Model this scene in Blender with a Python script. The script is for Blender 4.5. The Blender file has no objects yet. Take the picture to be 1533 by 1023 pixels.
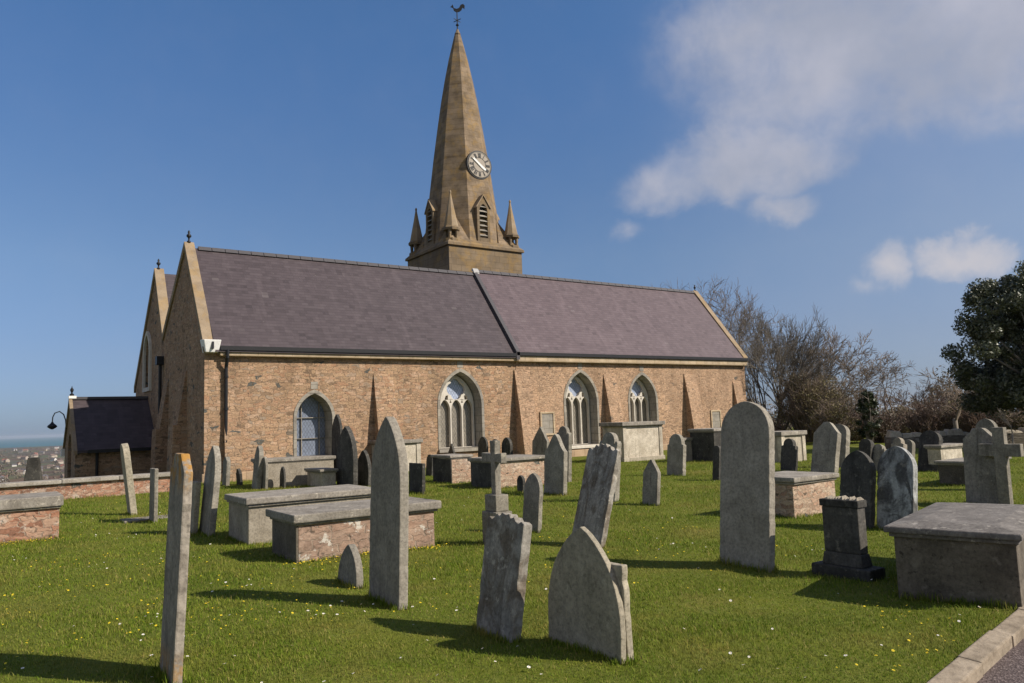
import bpy, bmesh, math, random
import numpy as np
from math import sin, cos, tan, pi, radians, sqrt, atan2, hypot
from mathutils import Vector, Matrix
from mathutils.geometry import tessellate_polygon

S = bpy.context.scene
COL = S.collection
random.seed(7)
RNG = np.random.default_rng(11)

# ------------------------------------------------------------------ camera
FPX, CX, CY = 1150.0, 766.5, 511.5          # focal length and centre in photo pixels
ROLL, PITCH, HEAD, EYE = radians(1.976), radians(5.81), radians(35.0), 1.6
_f0 = Vector((sin(HEAD), cos(HEAD), 0)); _r0 = Vector((cos(HEAD), -sin(HEAD), 0)); _z = Vector((0, 0, 1))
FW = _f0 * cos(PITCH) + _z * sin(PITCH)
_u0 = -_f0 * sin(PITCH) + _z * cos(PITCH)
RT = _r0 * cos(ROLL) - _u0 * sin(ROLL)
UP = _u0 * cos(ROLL) + _r0 * sin(ROLL)
cam = bpy.data.cameras.new('camera'); camo = bpy.data.objects.new('camera', cam); COL.objects.link(camo)
cam.sensor_width = 36.0; cam.lens = FPX / 1533 * 36.0; cam.clip_start = 0.1; cam.clip_end = 60000
camo.matrix_world = Matrix((( RT.x, UP.x, -FW.x, 0), (RT.y, UP.y, -FW.y, 0), (RT.z, UP.z, -FW.z, EYE), (0, 0, 0, 1)))
S.camera = camo

def ray(px, py):
    return (FW * FPX + RT * (px - CX) - UP * (py - CY)).normalized()
def proj(P):
    v = Vector(P) - Vector((0, 0, EYE)); d = v.dot(FW)
    return CX + FPX * v.dot(RT) / d, CY - FPX * v.dot(UP) / d
def at(px, py, z=0.0):
    r = ray(px, py); t = (z - EYE) / r.z
    return Vector((0, 0, EYE)) + r * t
def along(px, py, dist):                     # point at a horizontal distance on a sight line
    r = ray(px, py); return Vector((0, 0, EYE)) + r * (dist / hypot(r.x, r.y))

# ------------------------------------------------------------------ light
SUN_AZ, SUN_EL = radians(142.5), radians(37.3)
sun = bpy.data.lights.new('sun', 'SUN'); suno = bpy.data.objects.new('sun', sun); COL.objects.link(suno)
sun.energy = 5.0; sun.angle = radians(0.53); sun.color = (1.0, 0.91, 0.78)
sd = Vector((sin(SUN_AZ) * cos(SUN_EL), cos(SUN_AZ) * cos(SUN_EL), sin(SUN_EL)))
suno.rotation_euler = sd.to_track_quat('Z', 'Y').to_euler()
suno.location = sd * 60

W = bpy.data.worlds.new('World'); S.world = W; W.use_nodes = True
S.view_settings.view_transform = 'Standard'; S.view_settings.look = 'None'
S.view_settings.exposure = 0.25; S.view_settings.gamma = 1.0; S.view_settings.use_curve_mapping = False

class NT:
    """small node tree writer"""
    def __init__(s, tree): s.t = tree; s.t.nodes.clear()
    def n(s, typ, **kw):
        nd = s.t.nodes.new(typ)
        ins = kw.pop('ins', {})
        for k, v in kw.items(): setattr(nd, k, v)
        for k, v in ins.items():
            sock = nd.inputs[k]
            if isinstance(v, bpy.types.NodeSocket): s.t.links.new(v, sock)
            else: sock.default_value = v
        return nd
    def math(s, op, a, b=0.0, c=None, clamp=False):
        ins = {0: a, 1: b}
        if c is not None: ins[2] = c
        return s.n('ShaderNodeMath', operation=op, use_clamp=clamp, ins=ins).outputs[0]
    def vmath(s, op, a, b=(0, 0, 0)):
        nd = s.n('ShaderNodeVectorMath', operation=op, ins={0: a, 1: b})
        return nd.outputs['Value'] if op in ('LENGTH', 'DOT_PRODUCT') else nd.outputs[0]
    def noise(s, vec, scale, detail=4, rough=0.55, dist=0.0):
        return s.n('ShaderNodeTexNoise', ins={'Vector': vec, 'Scale': scale, 'Detail': detail, 'Roughness': rough, 'Distortion': dist}).outputs['Fac']
    def ramp(s, fac, stops, interp='LINEAR'):
        nd = s.n('ShaderNodeValToRGB', ins={0: fac}); cr = nd.color_ramp; cr.interpolation = interp
        while len(cr.elements) < len(stops): cr.elements.new(0.5)
        for e, (p, c) in zip(cr.elements, stops):
            e.position = p; e.color = c if len(c) == 4 else (*c, 1)
        return nd.outputs[0]
    def mix(s, fac, a, b, blend='MIX'):
        nd = s.n('ShaderNodeMix', data_type='RGBA', blend_type=blend)
        for i, v in ((0, fac), (6, a), (7, b)):
            if isinstance(v, bpy.types.NodeSocket): s.t.links.new(v, nd.inputs[i])
            else: nd.inputs[i].default_value = v if i == 0 or len(v) == 4 else (*v, 1)
        return nd.outputs[2]
    def scale(s, vec, xyz): return s.n('ShaderNodeMapping', ins={'Vector': vec, 'Scale': xyz}).outputs[0]
    def step(s, v, a, b): return s.n('ShaderNodeMapRange', interpolation_type='SMOOTHSTEP', ins={0: v, 1: a, 2: b, 3: 0.0, 4: 1.0}).outputs[0]

def build_world():
    t = NT(W.node_tree)
    sky = t.n('ShaderNodeTexSky', sky_type='NISHITA', sun_disc=False, sun_elevation=SUN_EL, sun_rotation=SUN_AZ,
              altitude=50.0, air_density=1.0, dust_density=0.35, ozone_density=1.5)
    col = sky.outputs[0]
    d = t.n('ShaderNodeTexCoord').outputs['Generated']
    sp = t.n('ShaderNodeSeparateXYZ', ins={0: d})
    az = t.math('ARCTAN2', sp.outputs[0], sp.outputs[1]); el = t.math('ARCSINE', sp.outputs[2])
    ae = t.n('ShaderNodeCombineXYZ', ins={0: az, 1: el, 2: 0.0}).outputs[0]
    n1 = t.n('ShaderNodeTexNoise', ins={'Vector': ae, 'Scale': 9.0, 'Detail': 6, 'Roughness': 0.6, 'Distortion': 0.3})
    warp = t.vmath('SCALE', t.vmath('SUBTRACT', n1.outputs['Color'], (0.5, 0.5, 0.5))); warp.node.inputs['Scale'].default_value = 0.09
    aw = t.vmath('ADD', ae, warp)
    # cloud banks fixed in the sky: centre azimuth/elevation and half extents, in degrees, strength
    def blob(px, py, rx, ry):
        r = ray(px, py); return atan2(r.x, r.y), math.asin(r.z), rx / FPX, ry / FPX
    dens = None
    for (px, py, rx, ry, k) in [(1260, 40, 330, 150, .95), (1130, 60, 190, 150, .75), (1480, 20, 240, 170, 1.0), (1400, 120, 210, 80, .75), (1200, 130, 210, 100, .8), (1105, 242, 150, 76, .92), (1175, 225, 105, 60, .85), (1000, 282, 90, 52, .72), (1060, 262, 80, 50, .7),
                               (1170, 308, 70, 34, .60), (945, 345, 46, 28, .42), (1342, 401, 38, 36, .72), (1454, 385, 76, 38, .95), (1310, 432, 34, 18, .35), (1150, 180, 120, 60, .6)]:
        a, e, ra, re = blob(px, py, rx, ry)
        v = t.vmath('MULTIPLY', t.vmath('SUBTRACT', aw, (a, e, 0)), (1 / ra, 1 / re, 0))
        f = t.math('MULTIPLY', t.math('SUBTRACT', 1.0, t.math('POWER', t.vmath('LENGTH', v), 1.5), clamp=True), k)
        dens = f if dens is None else t.math('SMOOTH_MAX', dens, f, 0.15)
    n2 = t.noise(ae, 16.0, 7, 0.62, 0.2)
    dn = t.math('ADD', dens, t.math('MULTIPLY', t.math('SUBTRACT', n2, 0.5), 1.0))
    fac = t.math('MULTIPLY', t.math('MULTIPLY', t.step(dn, -0.12, 1.0), t.step(dens, 0.0, 0.45)), 0.90)
    n3 = t.noise(ae, 7.0, 5, 0.55)
    low = t.step(el, 0.30, 0.16)
    cc = t.mix(t.step(n3, 0.3, 0.75), (3.5, 3.75, 4.6, 1), (4.7, 4.75, 5.5, 1))
    cc = t.mix(low, cc, (5.6, 5.4, 5.7, 1))
    # broken clouds added unseen behind and left of the viewer, as warm fill light
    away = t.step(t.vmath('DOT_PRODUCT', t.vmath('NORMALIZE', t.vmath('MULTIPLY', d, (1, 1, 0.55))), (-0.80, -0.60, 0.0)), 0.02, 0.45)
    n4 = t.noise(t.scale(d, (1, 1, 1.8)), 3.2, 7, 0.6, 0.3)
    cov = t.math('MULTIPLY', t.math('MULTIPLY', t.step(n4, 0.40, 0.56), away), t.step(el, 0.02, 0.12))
    fill_cloud = t.mix(t.step(n4, 0.45, 0.7), (3.6, 3.35, 3.1, 1), (7.4, 6.4, 5.3, 1))
    tint = t.ramp(el, [(0.0, (0.31, 0.44, 0.83)), (0.09, (0.48, 0.55, 0.79)), (0.2, (0.64, 0.72, 0.87)), (0.5, (0.63, 0.88, 1.0)), (1.0, (0.63, 0.88, 1.0))])
    hs = t.vmath('MULTIPLY', t.vmath('MULTIPLY', col, tint), t.mix(t.step(el, 0.15, 0.5), (1, 1, 1, 1), (1.0, 1.03, 1.17, 1)))
    veil = t.math('MULTIPLY', t.math('MULTIPLY', t.step(az, 0.70, 1.15), t.step(az, 2.0, 1.5)), t.math('ADD', 0.10, t.math('MULTIPLY', n3, 0.16)))
    hs = t.mix(veil, hs, (5.6, 5.6, 5.9, 1))
    out = t.mix(fac, t.mix(cov, hs, fill_cloud), cc)
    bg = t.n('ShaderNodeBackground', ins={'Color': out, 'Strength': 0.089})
    t.n('ShaderNodeOutputWorld', ins={0: bg.outputs[0]})
build_world()

# ------------------------------------------------------------------ object helpers
def prop(o, label=None, cat=None, group=None, kind=None):
    if label: o['label'] = label
    if cat: o['category'] = cat
    if group: o['group'] = group
    if kind: o['kind'] = kind
    return o
def empty(name, loc=(0, 0, 0), rz=0.0):
    o = bpy.data.objects.new(name, None); COL.objects.link(o); o.location = loc; o.rotation_euler = (0, 0, rz)
    o.empty_display_size = 0.2
    return o
class MB:
    """collects vertices and faces, builds one mesh object"""
    def __init__(s): s.v = []; s.f = []; s.m = []; s.cur = 0
    def add(s, vs, fs):
        b = len(s.v); s.v += [tuple(p) for p in vs]; s.f += [tuple(i + b for i in f) for f in fs]; s.m += [s.cur] * len(fs)
    def box(s, x0, x1, y0, y1, z0, z1, M=None):
        vs = [Vector((x, y, z)) for z in (z0, z1) for x, y in ((x0, y0), (x1, y0), (x1, y1), (x0, y1))]
        if M: vs = [M @ v for v in vs]
        s.add(vs, [(3, 2, 1, 0), (4, 5, 6, 7), (0, 1, 5, 4), (1, 2, 6, 5), (2, 3, 7, 6), (3, 0, 4, 7)])
    def hexa(s, vs): s.add(vs, [(3, 2, 1, 0), (4, 5, 6, 7), (0, 1, 5, 4), (1, 2, 6, 5), (2, 3, 7, 6), (3, 0, 4, 7)])
    def prism(s, poly, fn, a, b):
        """poly 2D outline, fn(u, v, d) -> 3D point, between depths a and b"""
        n = len(poly); vs = [fn(u, v, a) for u, v in poly] + [fn(u, v, b) for u, v in poly]
        s.add(vs, [tuple(range(n)), tuple(range(2 * n - 1, n - 1, -1))] + [(i, i + n, (i + 1) % n + n, (i + 1) % n) for i in range(n)])
    def plate(s, outer, holes, fn, a, b):
        loops = [outer] + list(holes); flat = [p for l in loops for p in l]; n = len(flat)
        tris = tessellate_polygon([[Vector((u, v, 0)) for u, v in l] for l in loops])
        vs = [fn(u, v, a) for u, v in flat] + [fn(u, v, b) for u, v in flat]; fs = [tuple(t) for t in tris] + [tuple(i + n for i in reversed(t)) for t in tris]
        k = 0
        for l in loops:
            m = len(l); fs += [(k + i, k + (i + 1) % m, k + (i + 1) % m + n, k + i + n) for i in range(m)]; k += m
        s.add(vs, fs)
    def tube(s, pts, rads, n=6, cap=True):
        pts = [Vector(p) for p in pts]; vs = []; fs = []
        for i, p in enumerate(pts):
            d = (pts[min(i + 1, len(pts) - 1)] - pts[max(i - 1, 0)]).normalized()
            a = d.orthogonal().normalized() if i == 0 else (pa - d * pa.dot(d)).normalized()
            pa = a; b = d.cross(a)
            for k in range(n):
                q = 2 * pi * k / n; vs.append(p + (a * cos(q) + b * sin(q)) * rads[i])
        for i in range(len(pts) - 1):
            for k in range(n): fs.append((i * n + k, i * n + (k + 1) % n, (i + 1) * n + (k + 1) % n, (i + 1) * n + k))
        if cap: fs.append(tuple(range(n - 1, -1, -1))); fs.append(tuple(range((len(pts) - 1) * n, len(pts) * n)))
        s.add(vs, fs)
    def lathe(s, prof, c, n=12, off=0.0):
        vs = [(c[0] + r * cos(2 * pi * (k + off) / n), c[1] + r * sin(2 * pi * (k + off) / n), c[2] + z) for r, z in prof for k in range(n)]
        fs = [(i * n + k, i * n + (k + 1) % n, (i + 1) * n + (k + 1) % n, (i + 1) * n + k) for i in range(len(prof) - 1) for k in range(n)]
        fs += [tuple(range(n - 1, -1, -1)), tuple(range((len(prof) - 1) * n, len(prof) * n))]
        s.add(vs, fs)
    def build(s, name, mats, parent=None, smooth=False, bevel=0.0, M=None):
        me = bpy.data.meshes.new(name); me.from_pydata([tuple(v) for v in s.v], [], s.f)
        mats = mats if isinstance(mats, (list, tuple)) else [mats]
        for m in mats: me.materials.append(m)
        if any(s.m): me.polygons.foreach_set('material_index', s.m)
        bm = bmesh.new(); bm.from_mesh(me)
        bmesh.ops.recalc_face_normals(bm, faces=bm.faces)
        if bevel > 0:
            es = [e for e in bm.edges if len(e.link_faces) == 2 and e.calc_face_angle(0) > 0.6]
            try: bmesh.ops.bevel(bm, geom=es, offset=bevel, segments=2, profile=0.6, affect='EDGES', clamp_overlap=True)
            except Exception: pass
        bm.to_mesh(me); bm.free()
        if smooth: me.polygons.foreach_set('use_smooth', [True] * len(me.polygons))
        o = bpy.data.objects.new(name, me); COL.objects.link(o)
        if parent: o.parent = parent
        if M: o.matrix_world = M
        return o
def np_mesh(name, verts, faces, mat, parent=None, smooth=False, matidx=None):
    """verts Nx3, faces MxK arrays (all faces the same size)"""
    me = bpy.data.meshes.new(name); k = faces.shape[1]
    me.vertices.add(len(verts)); me.vertices.foreach_set('co', np.ascontiguousarray(verts, dtype=np.float32).ravel())
    me.loops.add(faces.size); me.loops.foreach_set('vertex_index', np.ascontiguousarray(faces, dtype=np.int32).ravel())
    me.polygons.add(len(faces)); me.polygons.foreach_set('loop_start', np.arange(0, faces.size, k, dtype=np.int32))
    me.polygons.foreach_set('loop_total', np.full(len(faces), k, dtype=np.int32))
    for m in (mat if isinstance(mat, (list, tuple)) else [mat]): me.materials.append(m)
    if smooth: me.polygons.foreach_set('use_smooth', np.ones(len(faces), dtype=bool))
    me.update(calc_edges=True)
    o = bpy.data.objects.new(name, me); COL.objects.link(o)
    if parent: o.parent = parent
    return o

# ------------------------------------------------------------------ materials
def new_mat(name):
    m = bpy.data.materials.new(name); m.use_nodes = True
    t = NT(m.node_tree)
    def fin(color, rough=0.9, bump=None, bstr=0.5, bdist=0.02, metal=0.0, spec=0.3, **kw):
        p = t.n('ShaderNodeBsdfPrincipled', ins={'Base Color': color, 'Roughness': rough, 'Metallic': metal, 'Specular IOR Level': spec})
        for k, v in kw.items(): p.inputs[k.replace('_', ' ')].default_value = v
        if bump is not None:
            b = t.n('ShaderNodeBump', ins={'Height': bump, 'Strength': bstr, 'Distance': bdist})
            t.t.links.new(b.outputs[0], p.inputs['Normal'])
        t.n('ShaderNodeOutputMaterial', ins={0: p.outputs[0]})
        return m
    return t, fin
def plain(name, c, rough=0.7, metal=0.0):
    t, fin = new_mat(name)
    co = t.n('ShaderNodeTexCoord').outputs['Object']
    n = t.noise(co, 14, 5)
    return fin(t.mix(n, tuple(x * 0.8 for x in c), tuple(min(1, x * 1.2) for x in c)), rough, metal=metal)

def headstone_mat(name, dark, light, lichen=(0.42, 0.38, 0.30), lich_amt=0.5, orange=0.0, streak=0.6, blotch=None, black=0.35, blot=0.8):
    t, fin = new_mat(name)
    oi = t.n('ShaderNodeObjectInfo')
    off = t.vmath('SCALE', (37.0, 19.0, 53.0)); t.t.links.new(oi.outputs['Random'], off.node.inputs['Scale'])
    co = t.vmath('ADD', t.n('ShaderNodeTexCoord').outputs['Object'], off)
    n1 = t.noise(co, 3.5, 7, 0.65, 0.4)
    c = t.mix(t.step(n1, 0.3, 0.72), dark, light)
    rv = t.math('ADD', t.math('MULTIPLY', oi.outputs['Random'], 0.35), 0.82)
    c = t.mix(1.0, c, t.n('ShaderNodeCombineXYZ', ins={0: rv, 1: rv, 2: rv}).outputs[0], 'MULTIPLY')
    st = t.noise(t.scale(co, (7.0, 7.0, 0.7)), 1.6, 6, 0.6, 0.5)           # rain streaks
    c = t.mix(t.math('MULTIPLY', t.step(st, 0.5, 0.75), streak), c, tuple(x * 0.35 for x in dark))
    st2 = t.noise(t.scale(co, (5.0, 5.0, 0.6)), 2.3, 5, 0.6, 0.3)
    c = t.mix(t.math('MULTIPLY', t.step(st2, 0.56, 0.8), streak * 0.6), c, tuple(min(1, x * 1.35) for x in light))
    if blotch:
        nb = t.noise(t.scale(co, (1, 1, 0.6)), 4.5, 6, 0.6, 1.2)
        c = t.mix(t.math('MULTIPLY', t.step(nb, 0.42, 0.62), blot), c, blotch)
    fm = t.noise(co, 34.0, 6, 0.7)
    c = t.mix(1.0, c, t.ramp(fm, [(0.3, (0.62, 0.61, 0.60)), (0.5, (1.0, 1.0, 1.0)), (0.7, (1.3, 1.29, 1.26))]), 'MULTIPLY')
    l = t.noise(co, 11.0, 8, 0.7)
    c = t.mix(t.math('MULTIPLY', t.step(l, 0.57, 0.66), lich_amt), c, lichen)
    b = t.noise(co, 19.0, 5, 0.65)
    c = t.mix(t.math('MULTIPLY', t.step(b, 0.58, 0.7), black), c, tuple(x * 0.3 for x in dark))
    if orange:
        o = t.noise(co, 5.0, 8, 0.72)
        zz = t.n('ShaderNodeSeparateXYZ', ins={0: t.n('ShaderNodeTexCoord').outputs['Object']}).outputs[2]
        om = t.math('MAXIMUM', t.step(zz, 1.16, 1.34), t.math('MULTIPLY', t.step(zz, 0.24, 0.10), 0.6))
        c = t.mix(t.math('MULTIPLY', t.math('MULTIPLY', t.step(o, 0.44, 0.54), om), orange), c, (0.36, 0.185, 0.04, 1))
    h = t.math('ADD', t.math('MULTIPLY', n1, 0.5), t.math('MULTIPLY', t.noise(co, 45, 4, 0.7), 0.35))
    return fin(c, 0.92, h, 0.55, 0.018, spec=0.25)
M = {}
M['slate_stone'] = headstone_mat('grey headstone', (0.17, 0.153, 0.125), (0.29, 0.265, 0.22))
M['dark_stone'] = headstone_mat('dark headstone', (0.042, 0.040, 0.036), (0.095, 0.089, 0.079), lich_amt=0.25)
M['buff_stone'] = headstone_mat('buff headstone', (0.27, 0.24, 0.18), (0.41, 0.36, 0.275), lichen=(0.50, 0.45, 0.35), lich_amt=0.4, streak=0.3, black=0.45)
M['tall_stone'] = headstone_mat('tall grey headstone', (0.235, 0.21, 0.172), (0.34, 0.308, 0.258), lich_amt=0.2, streak=0.35, black=0.2)
M['worn_stone'] = headstone_mat('worn headstone', (0.19, 0.175, 0.15), (0.33, 0.305, 0.265), lichen=(0.46, 0.42, 0.35), lich_amt=0.8, streak=0.7, blotch=(0.11, 0.08, 0.052, 1), blot=0.7)
M['mottled_stone'] = headstone_mat('mottled headstone', (0.30, 0.305, 0.30), (0.48, 0.485, 0.475), lich_amt=0.3, streak=0.9, blotch=(0.075, 0.072, 0.07, 1), blot=0.95)
M['lichen_stone'] = headstone_mat('lichen headstone', (0.17, 0.145, 0.118), (0.37, 0.325, 0.27), lich_amt=0.8, orange=0.95, streak=0.4, black=0.6)
M['tomb_cement'] = headstone_mat('tomb cement', (0.26, 0.225, 0.175), (0.38, 0.335, 0.27), lich_amt=0.3, streak=0.35)
M['tomb_granite'] = headstone_mat('tomb granite', (0.085, 0.072, 0.056), (0.15, 0.128, 0.10), lichen=(0.24, 0.21, 0.17), lich_amt=0.5, streak=0.2, black=0.7)
M['tomb_pale'] = headstone_mat('tomb pale', (0.38, 0.33, 0.26), (0.56, 0.50, 0.41), lich_amt=0.3, streak=0.5)
M['slab_dark'] = headstone_mat('dark worn slab', (0.12, 0.108, 0.098), (0.20, 0.182, 0.165), lichen=(0.36, 0.33, 0.29), lich_amt=0.8, streak=0.5)
M['slab'] = headstone_mat('tomb slab', (0.20, 0.178, 0.15), (0.32, 0.29, 0.25), lichen=(0.50, 0.45, 0.37), lich_amt=0.8, streak=0.25)

def wall_uv(t):
    """u along the wall, v up, for walls that run along x or y"""
    sp = t.n('ShaderNodeSeparateXYZ', ins={0: t.n('ShaderNodeTexCoord').outputs['Object']})
    u = t.math('ADD', sp.outputs[0], sp.outputs[1])
    return u, sp.outputs[2], sp

def rubble_mat(name, stops, mortar, su=3.0, sv=6.5, patch=0.0, seed=0.0, bd=0.03, dark_stones=0.06, whitewash=0.0):
    t, fin = new_mat(name)
    u, v, sp = wall_uv(t)
    wob = t.n('ShaderNodeTexNoise', ins={'Vector': t.n('ShaderNodeCombineXYZ', ins={0: u, 1: v, 2: seed}).outputs[0], 'Scale': 2.2, 'Detail': 3})
    base = t.n('ShaderNodeCombineXYZ', ins={0: u, 1: v, 2: seed}).outputs[0]
    ws = t.vmath('SCALE', t.vmath('SUBTRACT', wob.outputs['Color'], (.5, .5, .5))); ws.node.inputs['Scale'].default_value = 0.24
    wob2 = t.n('ShaderNodeTexNoise', ins={'Vector': base, 'Scale': 9.0, 'Detail': 3})
    ws2 = t.vmath('SCALE', t.vmath('SUBTRACT', wob2.outputs['Color'], (.5, .5, .5))); ws2.node.inputs['Scale'].default_value = 0.12
    p = t.vmath('MULTIPLY', t.vmath('ADD', t.vmath('ADD', base, ws), ws2), (su, sv, 1))
    bk = t.n('ShaderNodeTexBrick', offset=0.37, offset_frequency=2, squash=1.7, squash_frequency=3, ins={'Vector': p, 'Color1': (0, 0, 0, 1), 'Color2': (1, 1, 1, 1), 'Mortar': (0.5, 0.5, 0.5, 1), 'Scale': 1.0, 'Mortar Size': 0.055, 'Mortar Smooth': 0.6, 'Brick Width': 1.0, 'Row Height': 1.0})
    vo = t.n('ShaderNodeTexVoronoi', feature='F1', voronoi_dimensions='2D', ins={'Vector': p, 'Scale': 0.9, 'Randomness': 1.0})
    vs = t.n('ShaderNodeSeparateColor', ins={0: vo.outputs['Color']})
    bv = t.n('ShaderNodeSeparateColor', ins={0: bk.outputs[0]})
    rsum = t.math('FRACT', t.math('ADD', t.math('MULTIPLY', bv.outputs[0], 1.0), t.math('MULTIPLY', vs.outputs[0], 0.7)))
    mort = bk.outputs['Fac']
    jd = t.step(t.noise(base, 4.3, 5, 0.65), 0.44, 0.60)
    jointc = t.mix(t.math('MULTIPLY', jd, 0.85), mortar, tuple(x * 0.30 for x in mortar[:3]))  # some joints darkened, painting shadow into the mortar colour
    big = t.noise(base, 0.55, 4, 0.6)
    f = t.math('ADD', t.math('MULTIPLY', rsum, 0.75), t.math('MULTIPLY', big, 0.45))
    f = t.math('SUBTRACT', f, 0.1)
    c = t.ramp(f, stops)
    c = t.mix(t.step(vs.outputs[1], 1 - dark_stones, 1 - dark_stones + 0.01), c, (0.10, 0.098, 0.088, 1))
    fine = t.noise(t.scale(base, (1.0, 1.7, 1.0)), 17, 6, 0.72)
    c = t.mix(1.0, c, t.ramp(fine, [(0.26, (0.25, 0.23, 0.21)), (0.42, (0.85, 0.84, 0.83)), (0.55, (1.08, 1.08, 1.08)), (0.75, (1.5, 1.5, 1.5))]), 'MULTIPLY')
    sm = t.noise(t.scale(base, (1.0, 0.35, 1.0)), 1.1, 5, 0.6)
    c = t.mix(1.0, c, t.ramp(sm, [(0.3, (0.72, 0.71, 0.70)), (0.5, (1.0, 1.0, 1.0)), (0.72, (1.16, 1.15, 1.13))]), 'MULTIPLY')
    if patch:
        pm = t.math('MULTIPLY', t.step(t.noise(base, 0.9, 5, 0.6), 0.52, 0.66), patch)
        c = t.mix(pm, c, mortar)
    c = t.mix(t.math('MULTIPLY', mort, t.math('ADD', 0.35, t.math('MULTIPLY', t.noise(base, 7.0, 4, 0.6), 0.9), clamp=True)), c, jointc)
    holes = t.noise(t.scale(base, (1.0, 1.5, 1.0)), 8.5, 4, 0.55)
    c = t.mix(t.math('MULTIPLY', t.step(holes, 0.61, 0.70), 0.75), c, (0.06, 0.045, 0.035, 1))  # dark specks paint the shade of small gaps, colour only
    if whitewash:
        wm = t.step(t.noise(base, 3.2, 8, 0.72), 0.56, 0.60)
        c = t.mix(t.math('MULTIPLY', wm, whitewash), c, (0.66, 0.62, 0.55, 1))
    stain = t.step(v, 0.9, 0.0)
    c = t.mix(t.math('MULTIPLY', stain, t.math('MULTIPLY', t.noise(base, 2.5, 5, 0.6), 0.35)), c, (0.13, 0.12, 0.085, 1))
    h = t.math('ADD', t.math('ADD', t.math('SUBTRACT', 1.0, mort), t.math('MULTIPLY', rsum, 0.5)), t.math('MULTIPLY', fine, 0.9))
    return fin(c, 0.95, h, 0.7, bd, spec=0.2)
warm = [(0.05, (0.145, 0.096, 0.062)), (0.18, (0.254, 0.173, 0.113)), (0.30, (0.369, 0.247, 0.152)), (0.42, (0.325, 0.209, 0.132)), (0.54, (0.409, 0.273, 0.173)), (0.66, (0.322, 0.189, 0.116)), (0.78, (0.451, 0.305, 0.206)), (0.90, (0.256, 0.204, 0.155)), (1.0, (0.310, 0.193, 0.125))]
warm2 = [(0.05, (0.198, 0.136, 0.091)), (0.25, (0.330, 0.221, 0.145)), (0.42, (0.416, 0.285, 0.190)), (0.58, (0.376, 0.244, 0.155)), (0.72, (0.488, 0.320, 0.212)), (0.86, (0.415, 0.281, 0.187)), (1.0, (0.304, 0.203, 0.142))]
M['wall_nave'] = rubble_mat('rubble wall of the nave', warm, (0.36, 0.26, 0.175, 1), 4.2, 9.2, dark_stones=0.022)
M['wall_chancel'] = rubble_mat('rubble wall of the chancel', warm2, (0.40, 0.28, 0.19, 1), 6.2, 11.5, seed=3.3, dark_stones=0.008)
brickish = [(0.05, (0.20, 0.10, 0.07)), (0.35, (0.34, 0.16, 0.10)), (0.55, (0.40, 0.22, 0.15)), (0.8, (0.44, 0.30, 0.22)), (1.0, (0.30, 0.14, 0.09))]
M['brick'] = rubble_mat('weathered tomb brick', brickish, (0.42, 0.33, 0.26, 1), 4.6, 13.0, patch=0.55, seed=7.7, bd=0.015, dark_stones=0.02, whitewash=0.35)
M['brick_pale'] = rubble_mat('pale rubble brick', [(0.1, (0.32, 0.2, 0.14)), (0.5, (0.50, 0.38, 0.28)), (1.0, (0.40, 0.22, 0.15))], (0.55, 0.46, 0.36, 1), 8.0, 14.0, patch=0.5, seed=2.1, bd=0.015, dark_stones=0.05, whitewash=0.2)
M['brick_white'] = rubble_mat('limewashed brick', [(0.1, (0.26, 0.17, 0.13)), (0.5, (0.36, 0.25, 0.19)), (1.0, (0.30, 0.18, 0.13))], (0.36, 0.28, 0.22, 1), 4.0, 12.0, patch=0.9, seed=5.2, bd=0.01, dark_stones=0.02, whitewash=0.8)
M['far_rubble'] = rubble_mat('field stone', [(0.1, (0.10, 0.085, 0.07)), (0.5, (0.18, 0.155, 0.13)), (1.0, (0.27, 0.24, 0.21))], (0.12, 0.10, 0.085, 1), 3.5, 5.0, seed=9.0)

def dressed_mat(name, c1, c2, ochre=0.0, scale=2.0, blocks=True):
    t, fin = new_mat(name)
    co = t.n('ShaderNodeTexCoord').outputs['Object']
    n = t.noise(co, scale, 7, 0.65)
    c = t.mix(t.step(n, 0.3, 0.7), c1, c2)
    if blocks:
        u, v, sp = wall_uv(t)
        br = t.n('ShaderNodeTexBrick', ins={'Vector': t.n('ShaderNodeCombineXYZ', ins={0: u, 1: v, 2: 0.0}).outputs[0], 'Color1': (1.12, 1.1, 1.06, 1), 'Color2': (0.86, 0.86, 0.88, 1), 'Mortar': (0.6, 0.58, 0.55, 1), 'Scale': 1.0, 'Mortar Size': 0.012, 'Brick Width': 0.55, 'Row Height': 0.3})
        c = t.mix(0.8, c, br.outputs[0], 'MULTIPLY')
    if ochre:
        o = t.noise(co, scale * 1.4, 8, 0.7)
        c = t.mix(t.math('MULTIPLY', t.step(o, 0.48, 0.62), ochre), c, (0.33, 0.20, 0.055, 1))
    sp2 = t.noise(co, 16, 5, 0.7)
    c = t.mix(t.math('MULTIPLY', t.step(sp2, 0.55, 0.7), 0.4), c, tuple(x * 0.45 for x in c1[:3]))
    return fin(c, 0.93, t.noise(co, 24, 5, 0.7), 0.5, 0.02, spec=0.2)
M['tower'] = dressed_mat('tower stone', (0.145, 0.109, 0.072), (0.225, 0.172, 0.116), 0.35, 1.1)
M['spire'] = dressed_mat('spire stone', (0.14, 0.104, 0.069), (0.275, 0.207, 0.143), 0.4, 1.6)
M['coping'] = dressed_mat('coping stone', (0.225, 0.17, 0.115), (0.33, 0.255, 0.175), 0.32, 1.6, blocks=False)
M['cornice'] = dressed_mat('cornice stone', (0.38, 0.29, 0.19), (0.50, 0.40, 0.28), 0.0, 3.0)
M['surround'] = dressed_mat('window surround stone', (0.23, 0.21, 0.18), (0.34, 0.31, 0.265), 0.0, 3.0)
M['tracery'] = dressed_mat('tracery stone', (0.50, 0.46, 0.40), (0.62, 0.57, 0.50), 0.0, 4.0, blocks=False)
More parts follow.
